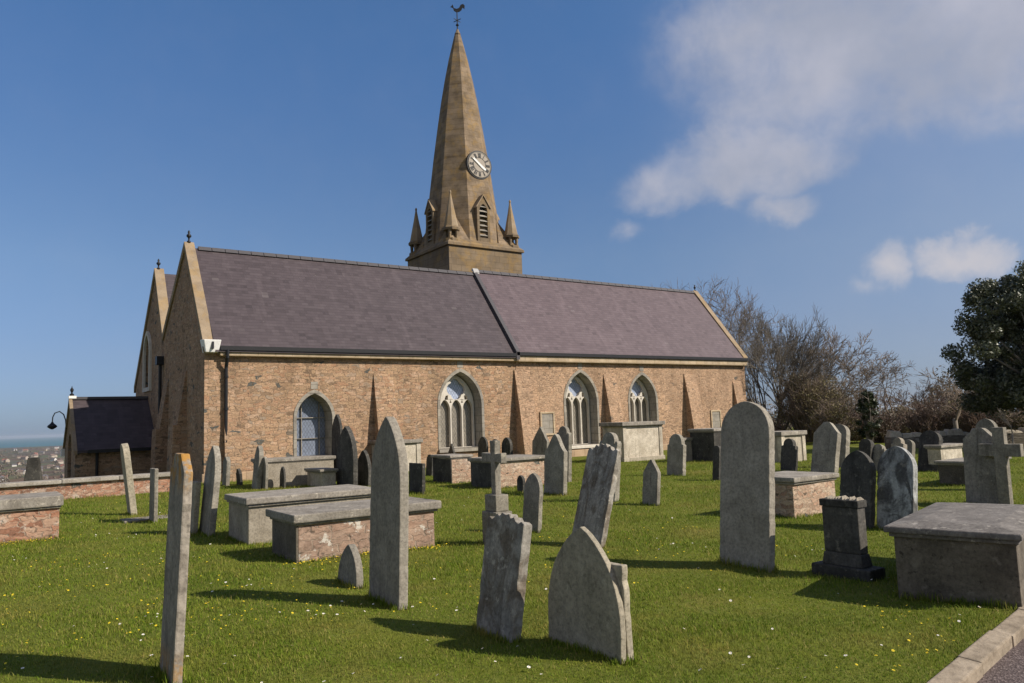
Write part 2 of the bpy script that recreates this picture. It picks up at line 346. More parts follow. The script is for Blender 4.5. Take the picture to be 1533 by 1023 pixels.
M['quoin'] = dressed_mat('buttress stone', (0.34, 0.24, 0.155), (0.46, 0.34, 0.235), 0.1, 2.0)
M['white'] = plain('white painted stone', (0.78, 0.77, 0.74), 0.6)
M['iron'] = plain('black iron', (0.015, 0.015, 0.017), 0.5)
M['lead'] = plain('lead grey', (0.07, 0.065, 0.07), 0.6)
M['flash'] = plain('pale lead flashing', (0.36, 0.35, 0.34), 0.5)

def slate_roof(name, c1, c2, c3):
    t, fin = new_mat(name)
    sp = t.n('ShaderNodeSeparateXYZ', ins={0: t.n('ShaderNodeTexCoord').outputs['Object']})
    co = t.n('ShaderNodeTexCoord').outputs['Object']
    vv = t.math('MULTIPLY', sp.outputs[2], 1.23)
    p = t.n('ShaderNodeCombineXYZ', ins={0: sp.outputs[0], 1: vv, 2: 0.0}).outputs[0]
    br = t.n('ShaderNodeTexBrick', ins={'Vector': p, 'Color1': (0, 0, 0, 1), 'Color2': (1, 1, 1, 1), 'Mortar': (0.5, 0.5, 0.5, 1), 'Scale': 1.0, 'Mortar Size': 0.006, 'Brick Width': 0.22, 'Row Height': 0.135})
    v = t.n('ShaderNodeSeparateColor', ins={0: br.outputs[0]}).outputs[0]
    wn = t.n('ShaderNodeTexWhiteNoise', noise_dimensions='2D', ins={'Vector': t.vmath('FLOOR', t.vmath('MULTIPLY', p, (4.545, 7.407, 1)))}).outputs['Value']
    f = t.math('ADD', t.math('MULTIPLY', v, 0.35), t.math('ADD', t.math('MULTIPLY', wn, 0.27), t.math('MULTIPLY', t.noise(co, 0.8, 5, 0.6), 0.48)))
    c = t.ramp(f, [(0.1, c1), (0.55, c2), (1.0, c3)])
    st = t.noise(t.scale(p, (1.4, 0.25, 1)), 1.6, 5, 0.6)
    c = t.mix(t.math('MULTIPLY', t.step(st, 0.52, 0.75), 0.35), c, tuple(x * 1.5 for x in c3))
    c = t.mix(t.math('MULTIPLY', t.step(wn, 0.993, 0.997), 0.12), c, (0.26, 0.235, 0.22, 1))
    c = t.mix(t.math('MULTIPLY', t.step(wn, 0.03, 0.02), 0.25), c, tuple(x * 0.5 for x in c1))
    li = t.noise(p, 6.0, 7, 0.7)
    c = t.mix(t.math('MULTIPLY', t.step(li, 0.66, 0.72), 0.5), c, (0.3, 0.29, 0.24, 1))
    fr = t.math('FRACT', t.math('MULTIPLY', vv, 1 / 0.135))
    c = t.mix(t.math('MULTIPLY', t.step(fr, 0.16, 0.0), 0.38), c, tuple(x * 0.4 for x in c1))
    h = t.math('ADD', t.math('MULTIPLY', fr, -1.0), t.math('MULTIPLY', wn, 0.5))
    return fin(c, 0.62, h, 0.55, 0.012, spec=0.35)
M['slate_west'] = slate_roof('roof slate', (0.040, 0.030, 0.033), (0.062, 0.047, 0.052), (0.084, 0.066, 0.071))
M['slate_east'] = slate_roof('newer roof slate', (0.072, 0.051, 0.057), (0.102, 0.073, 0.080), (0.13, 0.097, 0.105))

def glass_mat(name, tint, dia=False):
    t, fin = new_mat(name)
    sp = t.n('ShaderNodeSeparateXYZ', ins={0: t.n('ShaderNodeTexCoord').outputs['Object']})
    x, z = sp.outputs[0], sp.outputs[2]
    def grid(v, s, w):
        f = t.math('ABSOLUTE', t.math('SUBTRACT', t.math('FRACT', t.math('MULTIPLY', v, s)), 0.5)); return t.step(f, 0.5 - w, 0.5 - w * 0.4)
    a = t.math('ADD', x, t.math('MULTIPLY', z, 0.62)); b = t.math('SUBTRACT', x, t.math('MULTIPLY', z, 0.62))
    g = t.math('MAXIMUM', grid(a, 9, 0.12), grid(b, 9, 0.12))
    n = t.noise(t.n('ShaderNodeTexCoord').outputs['Object'], 6, 5, 0.6)
    wv = t.n('ShaderNodeTexVoronoi', ins={'Vector': t.n('ShaderNodeTexCoord').outputs['Object'], 'Scale': 14.0})
    c = t.mix(n, tuple(k * 0.7 for k in tint), tuple(k * 1.3 for k in tint))
    c = t.mix(t.math('MULTIPLY', t.n('ShaderNodeSeparateColor', ins={0: wv.outputs['Color']}).outputs[0], 0.5), c, tuple(k * 1.6 for k in tint))
    c = t.mix(t.math('MULTIPLY', g, 0.55), c, (0.05, 0.05, 0.055, 1))
    return fin(c, 0.28, n, 0.25, 0.02, spec=0.5)
M['glass_blue'] = glass_mat('blue leaded glass', (0.15, 0.175, 0.23))
M['glass_grey'] = glass_mat('grey leaded glass', (0.19, 0.17, 0.138))
M['glass_sky_tint'] = glass_mat('sky-tinted top glass', (0.30, 0.35, 0.46))  # pale blue paints the sky's reflection into the top panes

# ground, path
def ground_mat():
    t, fin = new_mat('grass ground')
    ge = t.n('ShaderNodeNewGeometry').outputs['Position']
    n1 = t.noise(ge, 0.7, 6, 0.6); n2 = t.noise(ge, 7, 6, 0.7); n3 = t.noise(ge, 38, 5, 0.7)
    c = t.ramp(n1, [(0.3, (0.085, 0.105, 0.012)), (0.55, (0.13, 0.145, 0.018)), (0.75, (0.20, 0.165, 0.045))])
    c = t.mix(t.step(n2, 0.4, 0.75), c, (0.15, 0.165, 0.035, 1))
    c = t.mix(t.math('MULTIPLY', t.step(n3, 0.45, 0.7), 0.6), c, (0.05, 0.062, 0.013, 1))
    r = t.vmath('LENGTH', ge)
    far = t.step(r, 60, 220)
    p = t.vmath('MULTIPLY', ge, (1, 1, 0))
    f1 = t.noise(p, 0.012, 6, 0.65)
    vo = t.n('ShaderNodeTexVoronoi', ins={'Vector': p, 'Scale': 0.009}).outputs['Color']
    fc = t.ramp(f1, [(0.35, (0.05, 0.055, 0.03)), (0.5, (0.13, 0.10, 0.075)), (0.62, (0.10, 0.12, 0.045)), (0.8, (0.17, 0.13, 0.10))])
    fc = t.mix(0.25, fc, vo, 'MULTIPLY')
    c = t.mix(far, c, fc)
    h = t.math('ADD', n3, t.math('MULTIPLY', n2, 1.5))
    return fin(c, 0.95, h, 0.6, 0.02, spec=0.1)
M['ground'] = ground_mat()
def blade_mat():
    t, fin = new_mat('grass blade')
    ge = t.n('ShaderNodeNewGeometry')
    pos = ge.outputs['Position']; rnd = ge.outputs['Random Per Island']
    n1 = t.noise(pos, 0.9, 5, 0.6); n2 = t.noise(pos, 3.4, 4, 0.6)
    c = t.ramp(rnd, [(0.0, (0.083, 0.137, 0.010)), (0.45, (0.146, 0.206, 0.016)), (0.8, (0.212, 0.262, 0.030)), (0.93, (0.30, 0.26, 0.07)), (1.0, (0.38, 0.29, 0.12))])
    dry = t.math('ADD', t.math('MULTIPLY', t.step(n1, 0.47, 0.66), 0.62), t.math('MULTIPLY', t.step(n2, 0.52, 0.7), 0.3))
    c = t.mix(dry, c, (0.27, 0.215, 0.06, 1))
    lush = t.noise(pos, 1.7, 4, 0.55)
    c = t.mix(1.0, c, t.ramp(lush, [(0.32, (0.78, 0.86, 0.78)), (0.5, (1.0, 1.02, 1.0)), (0.7, (1.14, 1.10, 1.05))]), 'MULTIPLY')
    p = t.n('ShaderNodeBsdfPrincipled', ins={'Base Color': c, 'Roughness': 0.75, 'Specular IOR Level': 0.15})
    tr = t.n('ShaderNodeBsdfTranslucent', ins={'Color': c})
    mx = t.n('ShaderNodeMixShader', ins={0: 0.3, 1: p.outputs[0], 2: tr.outputs[0]})
    t.n('ShaderNodeOutputMaterial', ins={0: mx.outputs[0]})
    return bpy.data.materials['grass blade']
M['blade'] = blade_mat()
def tarmac_mat():
    t, fin = new_mat('worn tarmac')
    ge = t.n('ShaderNodeNewGeometry').outputs['Position']
    vo = t.n('ShaderNodeTexVoronoi', ins={'Vector': ge, 'Scale': 75.0})
    k = t.n('ShaderNodeSeparateColor', ins={0: vo.outputs['Color']}).outputs[0]
    c = t.ramp(k, [(0.0, (0.055, 0.038, 0.034)), (0.5, (0.105, 0.076, 0.07)), (0.85, (0.155, 0.117, 0.108)), (1.0, (0.24, 0.19, 0.175))])
    c = t.mix(t.math('MULTIPLY', t.noise(ge, 2.0, 5), 0.5), c, (0.10, 0.08, 0.075, 1))
    return fin(c, 0.9, vo.outputs['Distance'], 0.8, 0.008)
M['tarmac'] = tarmac_mat()
M['kerb'] = dressed_mat('kerb stone', (0.20, 0.16, 0.115), (0.36, 0.295, 0.22), 0.0, 6.0, blocks=False)
def sea_mat():
    t, fin = new_mat('sea water')
    ge = t.n('ShaderNodeNewGeometry').outputs['Position']
    n = t.noise(t.scale(ge, (0.002, 0.0006, 1)), 1.0, 4)
    return fin(t.mix(n, (0.03, 0.10, 0.13), (0.045, 0.135, 0.16)), 0.6, spec=0.15)
M['sea'] = sea_mat()

# ------------------------------------------------------------------ terrain
KA = Vector((4.62, 2.42)); KD = Vector((cos(radians(10.2)), sin(radians(10.2)))); KN = Vector((KD.y, -KD.x))
PATH_W = 2.6
def sst(a, b, x):
    q = np.clip((x - a) / (b - a), 0, 1); return q * q * (3 - 2 * q)
def ground_z(x, y):
    x = np.asarray(x, float); y = np.asarray(y, float); r = np.hypot(x, y); az = np.degrees(np.arctan2(x, y))
    z = 0.018 * np.sin(x * 1.3 + 1.1 * np.sin(y * .8)) * np.sin(y * 1.1 + .7) + 0.012 * np.sin(x * 3.1 + y * 2.3) * np.sin(y * 2.7 - x)
    z = z * sst(1.0, 3.0, r)
    s = (x - KA.x) * KN.x + (y - KA.y) * KN.y
    onp = sst(0.02, 0.16, s) * (1 - sst(PATH_W - .16, PATH_W - .02, s)) * (1 - sst(40, 60, r))
    z = z * (1 - sst(-.4, 0, s) * (1 - sst(PATH_W, PATH_W + .4, s))) - 0.13 * onp
    left = 1 - sst(6.2, 13.0, np.where(az < -90, az + 360, az)) * (1 - sst(95, 130, np.where(az < -90, az + 360, az)))
    d1 = 60 * (1 - np.exp(-np.clip(r - 24.5, 0, None) / 420.0)) * left
    d2 = 60 * sst(110, 1200, r) * (1 - left)
    land = z - d1 - d2
    land = land - 14 * sst(5300, 6200, r)
    return land
def build_ground():
    rr = [0.0] + list(0.35 * 1.0305 ** np.arange(0, 372))
    rr = [r for r in rr if r < 45000]; na = 384
    A = np.linspace(0, 2 * pi, na, endpoint=False); R = np.array(rr[1:])
    X = np.outer(R, np.sin(A)); Y = np.outer(R, np.cos(A)); Z = ground_z(X, Y)
    v = np.stack([X.ravel(), Y.ravel(), Z.ravel()], 1)
    i = np.arange(len(R) - 1)[:, None] * na; k = np.arange(na)[None, :]; k2 = (k + 1) % na
    f = np.stack([(i + k).ravel(), (i + k2).ravel(), (i + na + k2).ravel(), (i + na + k).ravel()], 1)
    o = np_mesh('ground', v, f, M['ground'], smooth=True); prop(o, kind='structure')
    # sea
    q = np.array([[-45000, -45000, -64], [45000, -45000, -64], [45000, 45000, -64], [-45000, 45000, -64]], float)
    s = np_mesh('sea', q, np.array([[0, 1, 2, 3]]), M['sea']); prop(s, kind='structure')
    # path sheet
    m = MB()
    def P(a, s, z): return (KA.x + KD.x * a + KN.x * s, KA.y + KD.y * a + KN.y * s, z)
    N = 60
    vs = [P(-30 + 65 * i / N, s, -0.055 - 0.02 * abs(s - PATH_W / 2) / PATH_W) for i in range(N + 1) for s in (0.10, .8, PATH_W / 2, 1.9, PATH_W - 0.10)]
    fs = [(i * 5 + j, i * 5 + j + 1, i * 5 + j + 6, i * 5 + j + 5) for i in range(N) for j in range(4)]
    m.add(vs, fs); prop(m.build('path', M['tarmac']), kind='structure')
    # kerbs, one stone after another
    for s0, s1, nm in ((-0.03, 0.105, 'kerb'), (PATH_W - 0.105, PATH_W + 0.03, 'kerb')):
        k = MB(); a = -22.0
        while a < 34:
            L = random.uniform(.75, 1.0); dz = random.uniform(-.008, .008); j = random.uniform(-.006, .006)
            e0, e1 = a + .004, a + L - .004
            k.hexa([P(e0, s0 + j, -.25), P(e1, s0 + j, -.25), P(e1, s1 + j, -.25), P(e0, s1 + j, -.25), P(e0, s0 + j, .03 + dz), P(e1, s0 + j, .03 + dz), P(e1, s1 + j, .015 + dz), P(e0, s1 + j, .015 + dz)])
            a += L
        prop(k.build(nm, M['kerb'], bevel=.012), kind='structure')
build_ground()

# ------------------------------------------------------------------ church
def arch(w, spring, rise, n=10, x0=0.0, z0=0.0):
    """pointed arch opening outline, counter-clockwise from bottom left; u across, v up"""
    h = w / 2; R = (h * h + rise * rise) / (2 * h)          # each side an arc with its centre on the springing line
    R = max(R, h)
    pts = [(x0, z0), (x0 + w, z0)]
    for i in range(n + 1):                                   # right arc
        a = i / n * atan2(rise, (R - h)) if R > h else i / n * pi / 2
        pts.append((x0 + w - R + R * cos(a), spring + R * sin(a)))
    for i in range(n - 1, -1, -1):
        a = i / n * atan2(rise, (R - h)) if R > h else i / n * pi / 2
        pts.append((x0 + R - R * cos(a), spring + R * sin(a)))
    return pts
def circle(cx, cz, r, n=16): return [(cx + r * cos(2 * pi * k / n), cz + r * sin(2 * pi * k / n)) for k in range(n)]
def foil(cx, cz, r, lobes=4, n=24):
    return [(cx + r * (0.78 + 0.22 * abs(cos(lobes / 2 * a))) * sin(a), cz + r * (0.78 + 0.22 * abs(cos(lobes / 2 * a))) * cos(a)) for a in [2 * pi * k / n for k in range(n)]]

YS, XW, XE, XJ = 24.76, 5.75, 31.4, 17.47
EAVE, RIDGE, YR = 4.07, 7.76, 27.5
YV, ZV, YN, ZN, YE2, ZE2 = 31.1, 5.0, 32.85, 7.83, 37.1, 3.45
fx = lambda y: (lambda u, v, d: (u, y + d, v))               # plates facing south
fw_ = lambda x: (lambda u, v, d: (x + d, u, v))              # plates facing west

def build_church():
    ch = empty('church', (XW, YS, 0))
    prop(ch, 'long stone parish church with slate roofs, two west gables and a clock spire', 'church')
    inv = Matrix.Translation(Vector((-XW, -YS, 0)))
    def B(m, name, mats, parent=None, **k):
        o = m.build(name, mats, **k)
        if parent is None:
            o.parent = ch; o.matrix_parent_inverse = inv
        else: o.parent = parent
        return o
    # windows: left, right, sill, spring, apex, lights
    wins = [(8.62, 9.86, .61, 1.86, 2.70, 0), (14.0, 15.82, .62, 2.2, 3.47, 3), (19.9, 21.6, .46, 2.25, 3.49, 3), (23.5, 25.12, .8, 2.22, 3.40, 3)]
    holes = [arch(x1 - x0, sp, ap - sp, 10, x0, z0) for x0, x1, z0, sp, ap, l in wins]
    # south wall in two builds
    m = MB(); m.plate([(XW, -.4), (XJ, -.4), (XJ, EAVE - .02), (XW, EAVE - .02)], holes[:2], fx(YS), 0, .7)
    w1 = B(m, 'wall', M['wall_nave'])
    m = MB(); m.plate([(XJ, -.4), (XE, -.4), (XE, EAVE + .03), (XJ, EAVE + .03)], holes[2:], fx(YS - .02), 0, .7)
    m.box(XE - .5, XE - .003, YS + .7, YE2 - .5, -.4, EAVE)
    m.plate([(YS + .3, EAVE), (YR * 2 - YS - .3, EAVE), (YR, RIDGE - .05)], [], fw_(XE - .5), 0, .46)
    B(m, 'wall', M['wall_chancel'])
    # west gables
    m = MB()
    gab = [(YS + .7, -2.5), (YE2, -2.5), (YE2, ZE2), (YN, ZN - .02), (YV, ZV), (YR, RIDGE), (YS + .7, EAVE + (RIDGE - EAVE) * .7 / (YR - YS))]
    ww = arch(1.15, 4.75, .8, 8, 33.62, 3.4)
    m.plate(gab, [ww], fw_(XW), 0, .6)
    m.plate([(YS + .002, EAVE - .02), (YS + .7, EAVE - .02), (YS + .7, EAVE + (RIDGE - EAVE) * .7 / (YR - YS) - .01)], [], fw_(XW), 0, .6)
    m.box(XW + .6, XE - .5, YE2 - .5, YE2 - .003, -2.5, ZE2)
    B(m, 'wall', M['wall_nave'])
    # roofs
    def slope(m, x0, x1, ya, za, yb, zb, th=.10):
        m.hexa([(x0, ya, za), (x1, ya, za), (x1, yb, zb), (x0, yb, zb), (x0, ya, za + th), (x1, ya, za + th), (x1, yb, zb + th), (x0, yb, zb + th)])
    k = (RIDGE - EAVE) / (YR - YS)
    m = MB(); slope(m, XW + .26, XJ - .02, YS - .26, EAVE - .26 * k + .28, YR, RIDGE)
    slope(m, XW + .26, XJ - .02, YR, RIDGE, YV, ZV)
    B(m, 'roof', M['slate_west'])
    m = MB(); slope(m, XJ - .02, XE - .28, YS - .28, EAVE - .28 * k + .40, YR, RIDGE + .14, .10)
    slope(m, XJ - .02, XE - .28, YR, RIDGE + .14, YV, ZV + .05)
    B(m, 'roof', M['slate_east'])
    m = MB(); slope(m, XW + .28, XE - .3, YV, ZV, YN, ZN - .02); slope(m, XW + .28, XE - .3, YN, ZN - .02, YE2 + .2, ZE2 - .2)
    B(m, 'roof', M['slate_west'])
    m = MB()                                                     # ridge tiles
    x = XW + .4
    while x < XJ - .3: m.hexa([(x, YR - .12, RIDGE + .03), (x + .43, YR - .12, RIDGE + .03), (x + .43, YR + .12, RIDGE + .03), (x, YR + .12, RIDGE + .03), (x, YR - .03, RIDGE + .17), (x + .43, YR - .03, RIDGE + .17), (x + .43, YR + .03, RIDGE + .17), (x, YR + .03, RIDGE + .17)]); x += .45
    while x < XE - .5: m.hexa([(x, YR - .12, RIDGE + .17), (x + .43, YR - .12, RIDGE + .17), (x + .43, YR + .12, RIDGE + .17), (x, YR + .12, RIDGE + .17), (x, YR - .03, RIDGE + .31), (x + .43, YR - .03, RIDGE + .31), (x + .43, YR + .03, RIDGE + .31), (x, YR + .03, RIDGE + .31)]); x += .45
    B(m, 'ridge_tiles', M['lead'])
    # verge where the newer roof steps up, with a pale lead cap at its top
    m = MB(); kk = k
    m.hexa([(XJ - .14, YS - .3, EAVE - .3 * k + .27), (XJ + .02, YS - .3, EAVE - .3 * k + .27), (XJ + .02, YR, RIDGE), (XJ - .14, YR, RIDGE),
            (XJ - .14, YS - .3, EAVE - .3 * k + .60), (XJ + .02, YS - .3, EAVE - .3 * k + .60), (XJ + .02, YR, RIDGE + .30), (XJ - .14, YR, RIDGE + .30)])
    vg = B(m, 'verge', M['lead'])
    m = MB(); m.hexa([(XJ - .15, YR - .12, RIDGE + .12), (XJ + .12, YR - .12, RIDGE + .12), (XJ + .12, YR + .1, RIDGE + .30), (XJ - .15, YR + .1, RIDGE + .30), (XJ - .15, YR - .11, RIDGE + .20), (XJ + .12, YR - .11, RIDGE + .20), (XJ + .12, YR, RIDGE + .36), (XJ - .15, YR, RIDGE + .36)])
    B(m, 'lead_cap', M['flash'])
    # gable copings
    def coping(name, x0, x1, pts, mat, h=.26, lo=.02):
        m = MB()
        for (ya, za), (yb, zb) in zip(pts[:-1], pts[1:]):
            m.hexa([(x0, ya, za - lo), (x1, ya, za - lo), (x1, yb, zb - lo), (x0, yb, zb - lo), (x0, ya, za + h), (x1, ya, za + h), (x1, yb, zb + h), (x0, yb, zb + h)])
        return B(m, name, mat, bevel=.015)
    coping('gable_coping', XW - .06, XW + .27, [(YS - .12, EAVE - .12 * k + .04), (YR, RIDGE + .04), (YV, ZV + .03)], M['coping'])
    coping('gable_coping', XW - .06, XW + .30, [(YV + .02, ZV + .04), (YN, ZN + .03), (YE2 + .15, ZE2 - .1)], M['coping'])
    coping('gable_coping', XE - .30, XE + .03, [(YS - .25, EAVE - .25 * k + .36), (YR, RIDGE + .16), (YR * 2 - YS, EAVE + .36)], M['coping'], .2)
    # kneeler, painted white
    m = MB(); m.hexa([(XW - .02, YS - .24, 3.98), (XW + .36, YS - .24, 3.98), (XW + .36, YS + .16, 3.98), (XW - .02, YS + .16, 3.98), (XW - .10, YS - .34, 4.36), (XW + .42, YS - .34, 4.36), (XW + .42, YS + .2, 4.40), (XW - .10, YS + .2, 4.40)])
    kn = B(m, 'kneeler', M['white'], bevel=.02)
    m = MB(); m.box(XW + .14, XW + .2, YS - .335, YS - .26, 4.08, 4.3); B(m, 'bracket', M['iron'], kn).matrix_parent_inverse = Matrix()
    # cornice and gutter
    m = MB(); m.box(XW + .42, XJ - .003, YS - .20, YS - .002, EAVE - .19, EAVE - .02); m.box(XJ, XE, YS - .22, YS - .022, EAVE - .20, EAVE + .03)
    B(m, 'cornice', M['cornice'], bevel=.02)
    for x0, x1, z in ((XW + .4, XJ - .16, EAVE - .015), (XJ - .12, XE + .02, EAVE + .035)):
        m = MB(); m.box(x0, x1, YS - .30, YS - .16, z, z + .13); m.box(x0, x1, YS - .16, YS - .05, z + .003, z + .08); B(m, 'gutter', M['iron'])
    # downpipes
    def pipe(x, y, zt, jog):
        m = MB(); m.tube([(x, y - jog, zt), (x, y - jog, zt - .25), (x, y, zt - .55), (x, y, .05)], [.055] * 4, 8)
        for z in (3.2, 2.2, 1.2, .4): m.lathe([(.075, 0), (.075, .07)], (x, y, z), 8)
        o = B(m, 'downpipe', M['iron']); return o
    pipe(XW + .62, YS - .10, EAVE, .16)
    m = MB(); m.tube([(XW - .10, 31.15, 4.15), (XW - .10, 31.15, -.3)], [.06, .06], 8); m.box(XW - .25, XW - .005, 30.98, 31.32, 4.1, 4.42); B(m, 'downpipe', M['iron'])
    # buttresses of the south wall: raking fronts, no depth at the top
    for x, w, zt, d in ((XW + .82, .5, 2.7, .30), (11.75, .75, 3.35, .55), (17.75, .75, 3.55, .62), (22.38, .7, 3.40, .62), (27.4, .8, 3.45, .62), (30.75, .62, 3.1, .50)):
        m = MB()
        y0 = YS + (.0 if x < XJ else -.02) + .01
        m.hexa([(x - w / 2, y0 - d * 1.05, -.4), (x + w / 2, y0 - d * 1.05, -.4), (x + w / 2, y0, -.4), (x - w / 2, y0, -.4), (x - w / 2, y0 - d * .52, zt * .55), (x + w / 2, y0 - d * .52, zt * .55), (x + w / 2, y0, zt * .55), (x - w / 2, y0, zt * .55)])
        m.hexa([(x - w / 2, y0 - d * .52, zt * .55), (x + w / 2, y0 - d * .52, zt * .55), (x + w / 2, y0, zt * .55), (x - w / 2, y0, zt * .55), (x - w / 2, y0 - .03, zt), (x + w / 2, y0 - .03, zt), (x + w / 2, y0, zt), (x - w / 2, y0, zt)])
        B(m, 'buttress', M['wall_nave'] if x < XJ else M['wall_chancel'])
    # west buttresses
    for y, w, zt in ((27.6, .8, 3.6), (30.5, .75, 3.4), (36.6, .8, 2.6)):
        m = MB()
        m.hexa([(XW - .5, y - w / 2, -2), (XW + .02, y - w / 2, -2), (XW + .02, y + w / 2, -2), (XW - .5, y + w / 2, -2), (XW - .40, y - w / 2, zt * .5), (XW + .02, y - w / 2, zt * .5), (XW + .02, y + w / 2, zt * .5), (XW - .40, y + w / 2, zt * .5)])
        m.hexa([(XW - .28, y - w / 2, zt * .5), (XW + .02, y - w / 2, zt * .5), (XW + .02, y + w / 2, zt * .5), (XW - .28, y + w / 2, zt * .5), (XW - .02, y - w / 2, zt), (XW + .02, y - w / 2, zt), (XW + .02, y + w / 2, zt), (XW - .02, y + w / 2, zt)])
        B(m, 'buttress', M['wall_nave'])
    # plinth of the south wall
    m = MB(); m.box(XW - .08, XE, YS - .12, YS - .021, -.4, .28); B(m, 'plinth', M['quoin'], bevel=.03)
    # windows
    for i, ((x0, x1, z0, sp, ap, lights), ho) in enumerate(zip(wins, holes)):
        w = x1 - x0; yy = YS if i < 2 else YS - .02; dep = .46; spl = .13 if lights else .07
        xa, xb, apb = x0 + spl, x1 - spl, ap - spl * .8; wb = xb - xa
        back = arch(wb, sp, apb - sp, 10, xa, z0 + .012)
        m = MB(); m.plate(back, [], fx(yy), dep + .05, dep + .07)
        win = B(m, 'window', M['glass_blue'] if lights == 0 else M['glass_grey'])
        t_ = .10
        m = MB(); m.plate(arch(w + 2 * t_, sp, ap - sp + t_ * 1.25, 10, x0 - t_, z0 - .001), [[(a, b + (.006 if b < z0 + .01 else 0)) for a, b in arch(w - .02, sp, ap - sp - .01, 10, x0 + .01, z0)]], fx(yy), -.022, .06)
        B(m, 'surround', M['surround'], win, bevel=.006)
        m = MB(); inner = arch(w - .02, sp, ap - sp - .01, 10, x0 + .01, z0 + .006)   # splayed reveal
        n = len(inner); vs = [(u, yy + .055, v) for u, v in inner]; cxm = (x0 + x1) / 2
        vs += [(u, yy + dep + .06, v) for u, v in back]
        m.add(vs, [(j, (j + 1) % n, (j + 1) % n + n, j + n) for j in range(n)])
        B(m, 'reveal', M['surround'], win)
        m = MB(); m.hexa([(x0 - .1, yy - .1, z0 - .13), (x1 + .1, yy - .1, z0 - .13), (x1 + .1, yy + .0, z0 - .13), (x0 - .1, yy + .0, z0 - .13), (x0 - .1, yy - .1, z0 - .04), (x1 + .1, yy - .1, z0 - .04), (x1 + .1, yy - .001, z0 - .003), (x0 - .1, yy - .001, z0 - .003)])
        B(m, 'sill', M['tracery'] if i == 2 else M['surround'], win)
        m = MB(); m.box(cxm - .12, cxm + .12, yy - .012, yy - .001, ap + t_ * 1.25 + .02, ap + t_ * 1.25 + .26); B(m, 'keystone', M['surround'], win)
        if lights:
            fr = .05; e0, e1 = xa + .005, xb - .005; W_ = e1 - e0; lw = (W_ - 4 * fr) / 3
            hl = sp + .03                                               # springing of the light heads
            hs = []
            for q in range(3): hs.append(arch(lw, hl - .20, lw * .92, 6, e0 + fr + q * (lw + fr), z0 + .03))
            cz = hl + (apb - hl) * .52; r = min(W_ * .27, (apb - hl) * .36)
            hs.append(foil(cxm, cz, r, 4, 24))
            for sgn in (-1, 1):
                bx, bz = cxm + sgn * W_ * .285, hl + .16 + lw * .22
                hs.append([(bx - .075, bz - .07), (bx + .075, bz - .06), (bx + .05 - sgn * .04, bz + .10), (bx - .05 - sgn * .04, bz + .09)])
                hs.append([(cxm + sgn * (lw + fr) * .5 - .045, hl + .02 + lw * .12), (cxm + sgn * (lw + fr) * .5 + .045, hl + .02 + lw * .12), (cxm + sgn * (lw + fr) * .5, hl + .14 + lw * .12)])
            out = arch(W_, sp, apb - sp - .01, 10, e0, z0 + .016)
            m = MB(); m.plate(out, hs, fx(yy), dep - .12, dep + .02)
            B(m, 'tracery', M['tracery'], win, bevel=.008)
            m = MB(); m.plate(foil(cxm, cz, r + .03, 4, 24), [], fx(yy), dep + .03, dep + .045)
            B(m, 'top_light', M['glass_sky_tint'], win)
        else:
            m = MB()
            for q in (.24, .80): m.box(xa + wb * q - .010, xa + wb * q + .010, yy + dep - .02, yy + dep + .045, z0 + .02, sp + (apb - sp) * .68)
            for z in (z0 + (sp - z0) * .48, sp + .04): m.box(xa + .03, xb - .03, yy + dep - .024, yy + dep + .041, z - .011, z + .011)
            B(m, 'glazing_bars', M['surround'], win)
    # west window of the north gable
    m = MB(); m.plate(ww, [], fw_(XW), .3, .33); win = B(m, 'window', M['glass_grey'])
    m = MB(); m.plate(arch(1.15 + .36, 4.75, .98, 8, 33.44, 3.25), [[(a, b + .004) for a, b in ww]], fw_(XW), -.09, .03); B(m, 'surround', M['tracery'], win)
    # two blocked openings with stone frames
    for x0, x1, z0, z1 in ((18.62, 19.2, 1.0, 1.80), (28.75, 29.32, .88, 1.66)):
        m = MB(); m.box(x0, x1, YS - .045, YS - .021, z0, z1); pn = B(m, 'blocked_opening', M['surround'])
        m = MB(); m.plate([(x0 - .07, z0 - .07), (x1 + .07, z0 - .07), (x1 + .07, z1 + .07), (x0 - .07, z1 + .07)], [[(x0 + .003, z0 + .003), (x1 - .003, z0 + .003), (x1 - .003, z1 - .003), (x0 + .003, z1 - .003)]], fx(YS), -.075, -.022); B(m, 'frame', M['cornice'], pn)
    # finials
    def finial(x, y, z, s=1.0):
        m = MB(); m.lathe([(.09 * s, 0), (.11 * s, .08 * s), (.05 * s, .14 * s), (.045 * s, .26 * s), (.13 * s, .36 * s), (.13 * s, .44 * s), (.05 * s, .52 * s), (.07 * s, .62 * s), (.015 * s, .72 * s)], (x, y, z), 8)
        B(m, 'finial', M['iron'], smooth=True)
    finial(XW + .1, YR, RIDGE + .26, .62); finial(XW + .1, YN, ZN + .24, .6); finial(XE - .15, YR, RIDGE + .3, .5)
    # porch on the west front
    PX0, PYR, PZR = 3.0, 34.2, 2.84
    PYS, PZE, PYNN = 32.2, 1.05, 36.1
    m = MB()
    m.plate([(PYS, -3.0), (PYNN, -3.0), (PYNN, PZE + .06), (PYR, PZR), (PYS, PZE + .06)], [arch(1.3, .9, .75, 8, PYR - .65, -2.6)], fw_(PX0 + .02), 0, .4)
    m.box(PX0 + .42, XW - .003, PYS, PYS + .4, -3.0, PZE); m.box(PX0 + .42, XW - .003, PYNN - .4, PYNN, -3.0, PZE)
    po = B(m, 'porch', M['wall_nave'])
    m = MB(); q = (PZR - PZE) / (PYR - PYS)
    slope(m, PX0 + .07, XW - .002, PYS - .22, PZE - .22 * q + .08, PYR, PZR + .04, .09); slope(m, PX0 + .07, XW - .002, PYR, PZR + .04, PYNN + .2, PZE - .2 * q + .08, .09)
    B(m, 'porch_roof', M['slate_west'], po)
    m = MB()
